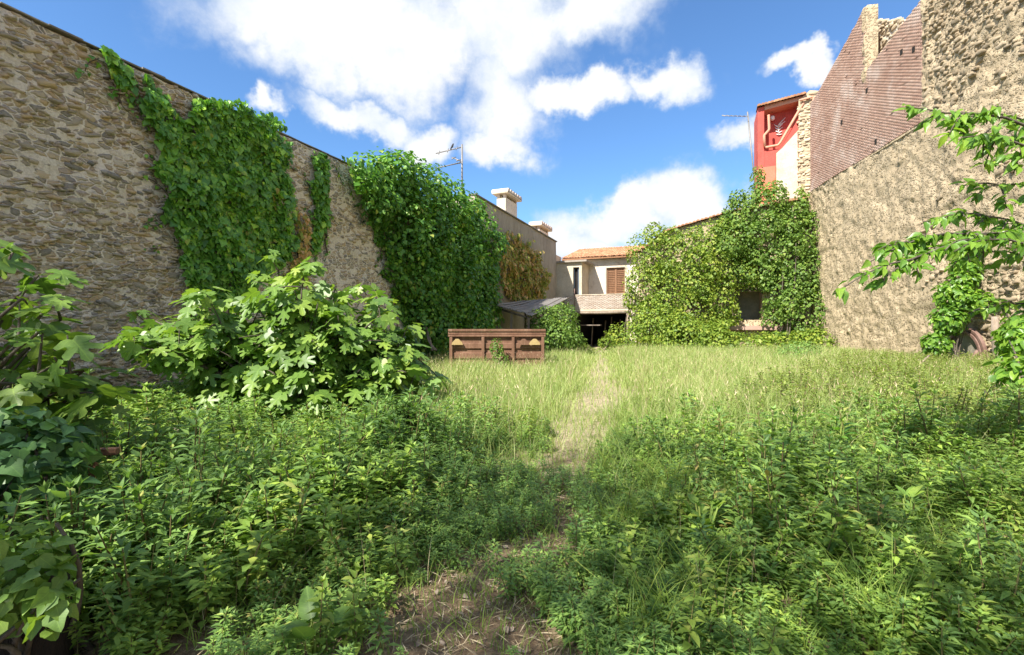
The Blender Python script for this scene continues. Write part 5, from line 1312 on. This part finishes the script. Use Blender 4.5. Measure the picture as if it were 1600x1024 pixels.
X, Y = view_pts(190000, 5.2, 31, r, 1.0)
k = side(X, Y); wl = LW.l(np.stack([X, Y, Y * 0], -1))[:, 1]
g = fbm(X * .55, Y * .55, 0, 80); fade = np.interp(Y, [5.2, 6.2, 8], [.25, .7, 1])
onpath = np.exp(-(k * .85) ** 2)
ok = inside_yard(X, Y) & (r.random(len(X)) < fade * (.45 + .9 * g) * (1 - .72 * onpath)) & ~((wl > -np.interp(Y, [7, 9, 13, 20], [7.6, 5.6, 2.5, .6])) )
X, Y, k, g = X[ok], Y[ok], k[ok], g[ok]; P = ground(X, Y); n = len(P)
h = (.36 + .46 * fbm(X * .8, Y * .8, 0, 81)) * r.uniform(.6, 1.3, n) * (1 - .6 * np.exp(-(k * .7) ** 2))
B1 = blades(P, h, .0045 + .0011 * Y, r.uniform(.15, .9, n), r)
cover('meadow_grass', 'tall pale meadow grass in the sunny middle of the yard', B1, M['grass'])
# seed heads standing above the grass
X, Y = view_pts(9000, 6, 28, r, 1.0); k = side(X, Y); wl = LW.l(np.stack([X, Y, Y * 0], -1))[:, 1]
ok = inside_yard(X, Y) & (np.abs(k) > 1.4) & (wl < -np.interp(Y, [7, 9, 13, 20], [7.6, 5.6, 2.5, .8])); P = ground(X[ok], Y[ok]); n = len(P)
hs = r.uniform(.5, .85, n); B2 = blades(P, hs, .003 + .0006 * P[:, 1], r.uniform(.05, .5, n), r)
hd = P.copy(); hd[:, 2] += hs * .9
nn = rand_unit(n, r); tp_ = np.array((0, 0, 1.0)) + r.normal(0, .4, (n, 3))
hv = leaf_simple(.07, .03, .1); H2 = inst(hv[0], hv[1], frames(nn, tp_, r.uniform(.05, .10, n)), hd)
cover('grass_seed_heads', 'straw coloured grass seed heads above the meadow', [B2, H2], M['straw'])
# longer green grass tufts in the right foreground and along the path
tc_ = view_pts(260, 2.4, 8.5, r, 1.0); kk_ = side(*tc_); ok = ((kk_ > 1.0) | ((kk_ < -1) & (tc_[1] > 5.4) & (kk_ > -4))) & inside_yard(*tc_)
tX, tY = tc_[0][ok], tc_[1][ok]; m_ = 55; X = np.repeat(tX, m_) + r.normal(0, .07, len(tX) * m_); Y = np.repeat(tY, m_) + r.normal(0, .07, len(tX) * m_)
P = ground(X, Y); n = len(P); B3 = blades(P, r.uniform(.28, .68, n), np.full(n, .008), r.uniform(.3, 1.3, n), r, 4)
X, Y = view_pts(900, 2.4, 9, r, 1.0); k = np.abs(side(X, Y)); ok = inside_yard(X, Y) & (k > .9); P = ground(X[ok], Y[ok]); n = len(P)
B5 = blades(P, r.uniform(.25, .6, n), np.full(n, .0032), r.uniform(.05, .7, n), r); cover('dry_stalks', 'thin dry stalks standing among the foreground weeds', B5, M['straw'])
X, Y = view_pts(52000, 2.3, 9, r, 1.0); k = np.abs(side(X, Y)); ok = inside_yard(X, Y) & (k < 3.5) & (r.random(len(X)) < np.interp(k, [0, .8, 1.2], [.5, .6, .7]) * np.interp(Y, [2.3, 3.6, 4.5], [.6, .8, 1.2])); P = ground(X[ok], Y[ok]); n = len(P)
B4 = blades(P, r.uniform(.06, .28, n), np.full(n, .0055), r.uniform(.3, 1.2, n), r)
cover('green_grass', 'green grass tufts among the foreground weeds', [B3, B4], M['grass_green'])
# straw and litter lying on the ground
X, Y = view_pts(70000, 2.0, 16, r, .8); k = np.abs(side(X, Y)); ok = (r.random(len(X)) < np.where(k < 1.7, .9, .25) * (.4 + fbm(X * 1.2, Y * 1.2, 0, 85))) & inside_yard(X, Y)
P = ground(X[ok], Y[ok]); P[:, 2] += r.uniform(.006, .04, len(P)); n = len(P); a = r.uniform(0, 6.283, n)
tip = np.stack([np.cos(a), np.sin(a), r.normal(0, .14, n)], -1); nr_ = np.array((0, 0, 1.0)) + r.normal(0, .3, (n, 3))
lit = leaf_simple(.03, .01, .03); L1 = inst(lit[0], lit[1], frames(nr_, tip, r.uniform(.03, .13, n) * np.interp(P[:, 1], [2, 16], [.9, 1.6])), P)
cover('straw_litter', 'dry straw and stalks lying on the trodden path', L1, M['straw'])
# dead leaves
X, Y = view_pts(1500, 2.0, 5, r, .8); ok = np.abs(side(X, Y)) < 3; P = ground(X[ok], Y[ok]); P[:, 2] += .025; n = len(P); a = r.uniform(0, 6.283, n)
tip = np.stack([np.cos(a), np.sin(a), r.normal(0, .2, n)], -1); L2 = inst(*BROAD, frames(np.array((0, 0, 1.0)) + r.normal(0, .4, (n, 3)), tip, r.uniform(.02, .05, n)), P)
cover('dead_leaves', 'small dry leaves on the soil in front', L2, M['deadwood'])

# ------------------------------------------------------------------ single plants that stand out
def add_uv(me):
    ul = me.uv_layers.new(name='UVMap')
    for l in me.loops: co = me.vertices[l.vertex_index].co; ul.data[l.index].uv = (co.x, co.y)
def dock(label, px, py, Y, nl, size, seed, mat, tall=.3):
    c_ = at(px, py, Y); r = np.random.default_rng(seed); z0 = float(gz(c_[0], Y)); f = Frame(c_[0], Y, (1, 0), z0); th = f.thing('broad_leaf_plant', label, 'plant')
    mes = mk_mesh('leaf', *fan_leaf([(.10, -.04), (.26, .06), (.30, .3), (.24, .6), (.12, .86), (0, 1.0), (-.12, .86), (-.24, .6), (-.30, .3), (-.26, .06), (-.10, -.04)][::-1], (0, .35), .3, .22), mat, True)
    add_uv(mes)
    tb = []
    for i in range(nl):
        a = i * 2.4 + r.normal(0, .3); el = r.uniform(.15, .95); o = np.array((math.cos(a), math.sin(a), 0)); h = tall * r.uniform(.35, 1.0)
        b_ = o * r.uniform(.02, .10) + np.array((0, 0, h)); tip = o * math.cos(el) + np.array((0, 0, math.sin(el))); nr_ = -o * math.sin(el) + np.array((0, 0, math.cos(el))) + r.normal(0, .2, 3)
        ob = obj('leaf', mes, th); ob.matrix_local = Matrix.Translation(b_) @ Matrix(frames(nr_[None], tip[None], [size * r.uniform(.6, 1.1)])[0].tolist()).to_4x4()
        tb.append(tube(np.array([(0, 0, -.03), b_ * (.4, .4, .5), b_]), .006, 5))
    obj('stem', mk_mesh('stem', *cat(tb), M['grass_green'], True), th)
dock('broad-leaved dock plant at the bottom edge left of centre', 490, 1015, 2.25, 9, .15, 601, M['fig'], .26)
dock('round-leaved mallow among weeds right of the path', 1100, 880, 3.3, 17, .12, 602, M['fig'], .40)
dock('pale mallow clump in the right foreground weeds', 1420, 870, 3.4, 22, .12, 603, M['fig'], .46)
dock('mallow with broad leaves farther back on the right', 1400, 790, 4.6, 18, .13, 604, M['fig'], .45)
dock('broad-leaved plant at the right edge of the weeds beside fig bush', 585, 690, 6.8, 8, .24, 605, M['fig'], .5)
dock('dark leafy thistle standing at the shade edge right of path', 1310, 740, 5.5, 20, .13, 606, M['ivy'], .62)
def spike(label, px, ytop, Y, seed):
    c_ = at(px, ytop, Y); r = np.random.default_rng(seed); z0 = float(gz(c_[0], Y)); f = Frame(c_[0], Y, (1, 0), z0); th = f.thing('tall_weed_stalk', label, 'weed'); h = c_[2] - z0
    q = tube([(0, 0, -.03), (.02, 0, h * .5), (0, .02, h)], [.008, .006, .003], 5); obj('stem', mk_mesh('stem', *q, M['grass_green']), th)
    mes = mk_mesh('leaf', *leaf_simple(.2, .1, .2), M['ivy']); add_uv(mes)
    for i in range(16):
        t_ = .25 + .75 * i / 15; a = i * 2.4; o = np.array((math.cos(a), math.sin(a), .25)); ob = obj('leaf', mes, th)
        ob.matrix_local = Matrix.Translation((0, 0, h * t_)) @ Matrix(frames(np.array([(-o[0] * .3, -o[1] * .3, 1)]), o[None], [.13 * (1.15 - .7 * t_)])[0].tolist()).to_4x4()
spike('tall dark weed stalk right of the path at the shade edge', 1070, 652, 6.6, 1)
spike('thin weed stalk rising behind the dark thistle', 1318, 668, 6.2, 2)
spike('weed stalk just right of the path, shorter', 1128, 650, 7.4, 3)
def flower(label, px, py, Y, group=None):
    c_ = at(px, py, Y); z0 = float(gz(c_[0], Y)); f = Frame(c_[0], Y, (1, 0), z0); th = f.thing('orange_flower', label, 'flower', group); h = c_[2] - z0
    q = tube([(0, 0, -.03), (.01, .01, h * .5), (0, 0, h)], .003, 5); obj('stem', mk_mesh('stem', *q, M['grass_green']), th)
    mes = mk_mesh('petal', *leaf_simple(.22, .1, .05), M['flower'])
    for i in range(11):
        a = i * 6.283 / 11; o = np.array((math.cos(a), math.sin(a), .25)); ob = obj('petal', mes, th)
        ob.matrix_local = Matrix.Translation((0, 0, h)) @ Matrix(frames(np.array([(-o[0] * .3, -o[1] * .3 - .3, 1)]), o[None], [.024])[0].tolist()).to_4x4()
    q = tube([(0, 0, h - .006), (0, 0, h + .008)], [.006, .009], 8); obj('flower_head', mk_mesh('flower_head', *q, M['flower']), th)
flower('single orange flower among weeds right of centre', 1195, 861, 3.0)
flower('orange yellow flower in the weeds at the lower right', 1482, 973, 2.3)
# grey fallen branch beside the path
c_ = at(975, 735, 5.4); z0 = float(gz(c_[0], c_[1]))
q = tube(bez((-.35, -.12, .03), (.05, .02, .12), (.42, .25, .07), 9), np.linspace(.028, .012, 9), 6); q2 = tube(bez((.0, .03, .09), (.1, -.1, .16), (.22, -.16, .14), 5), np.linspace(.014, .006, 5), 5)
o = obj('fallen_branch', mk_mesh('fallen_branch', *cat([q, q2]), M['deadwood'], True), None, 'grey fallen branch lying right of the trodden path', 'branch'); o.location = (c_[0], c_[1], z0)
c_ = at(285, 672, 6.2); z0 = float(gz(c_[0], c_[1]))
q = tube(bez((-.3, 0, .30), (.0, .05, .36), (.25, -.1, .02), 8), np.linspace(.02, .03, 8), 6)
o = obj('fallen_branch', mk_mesh('fallen_branch', *q, M['deadwood'], True), None, 'brown dead branch lying in the weeds below the fig bush', 'branch'); o.location = (c_[0], c_[1], z0)
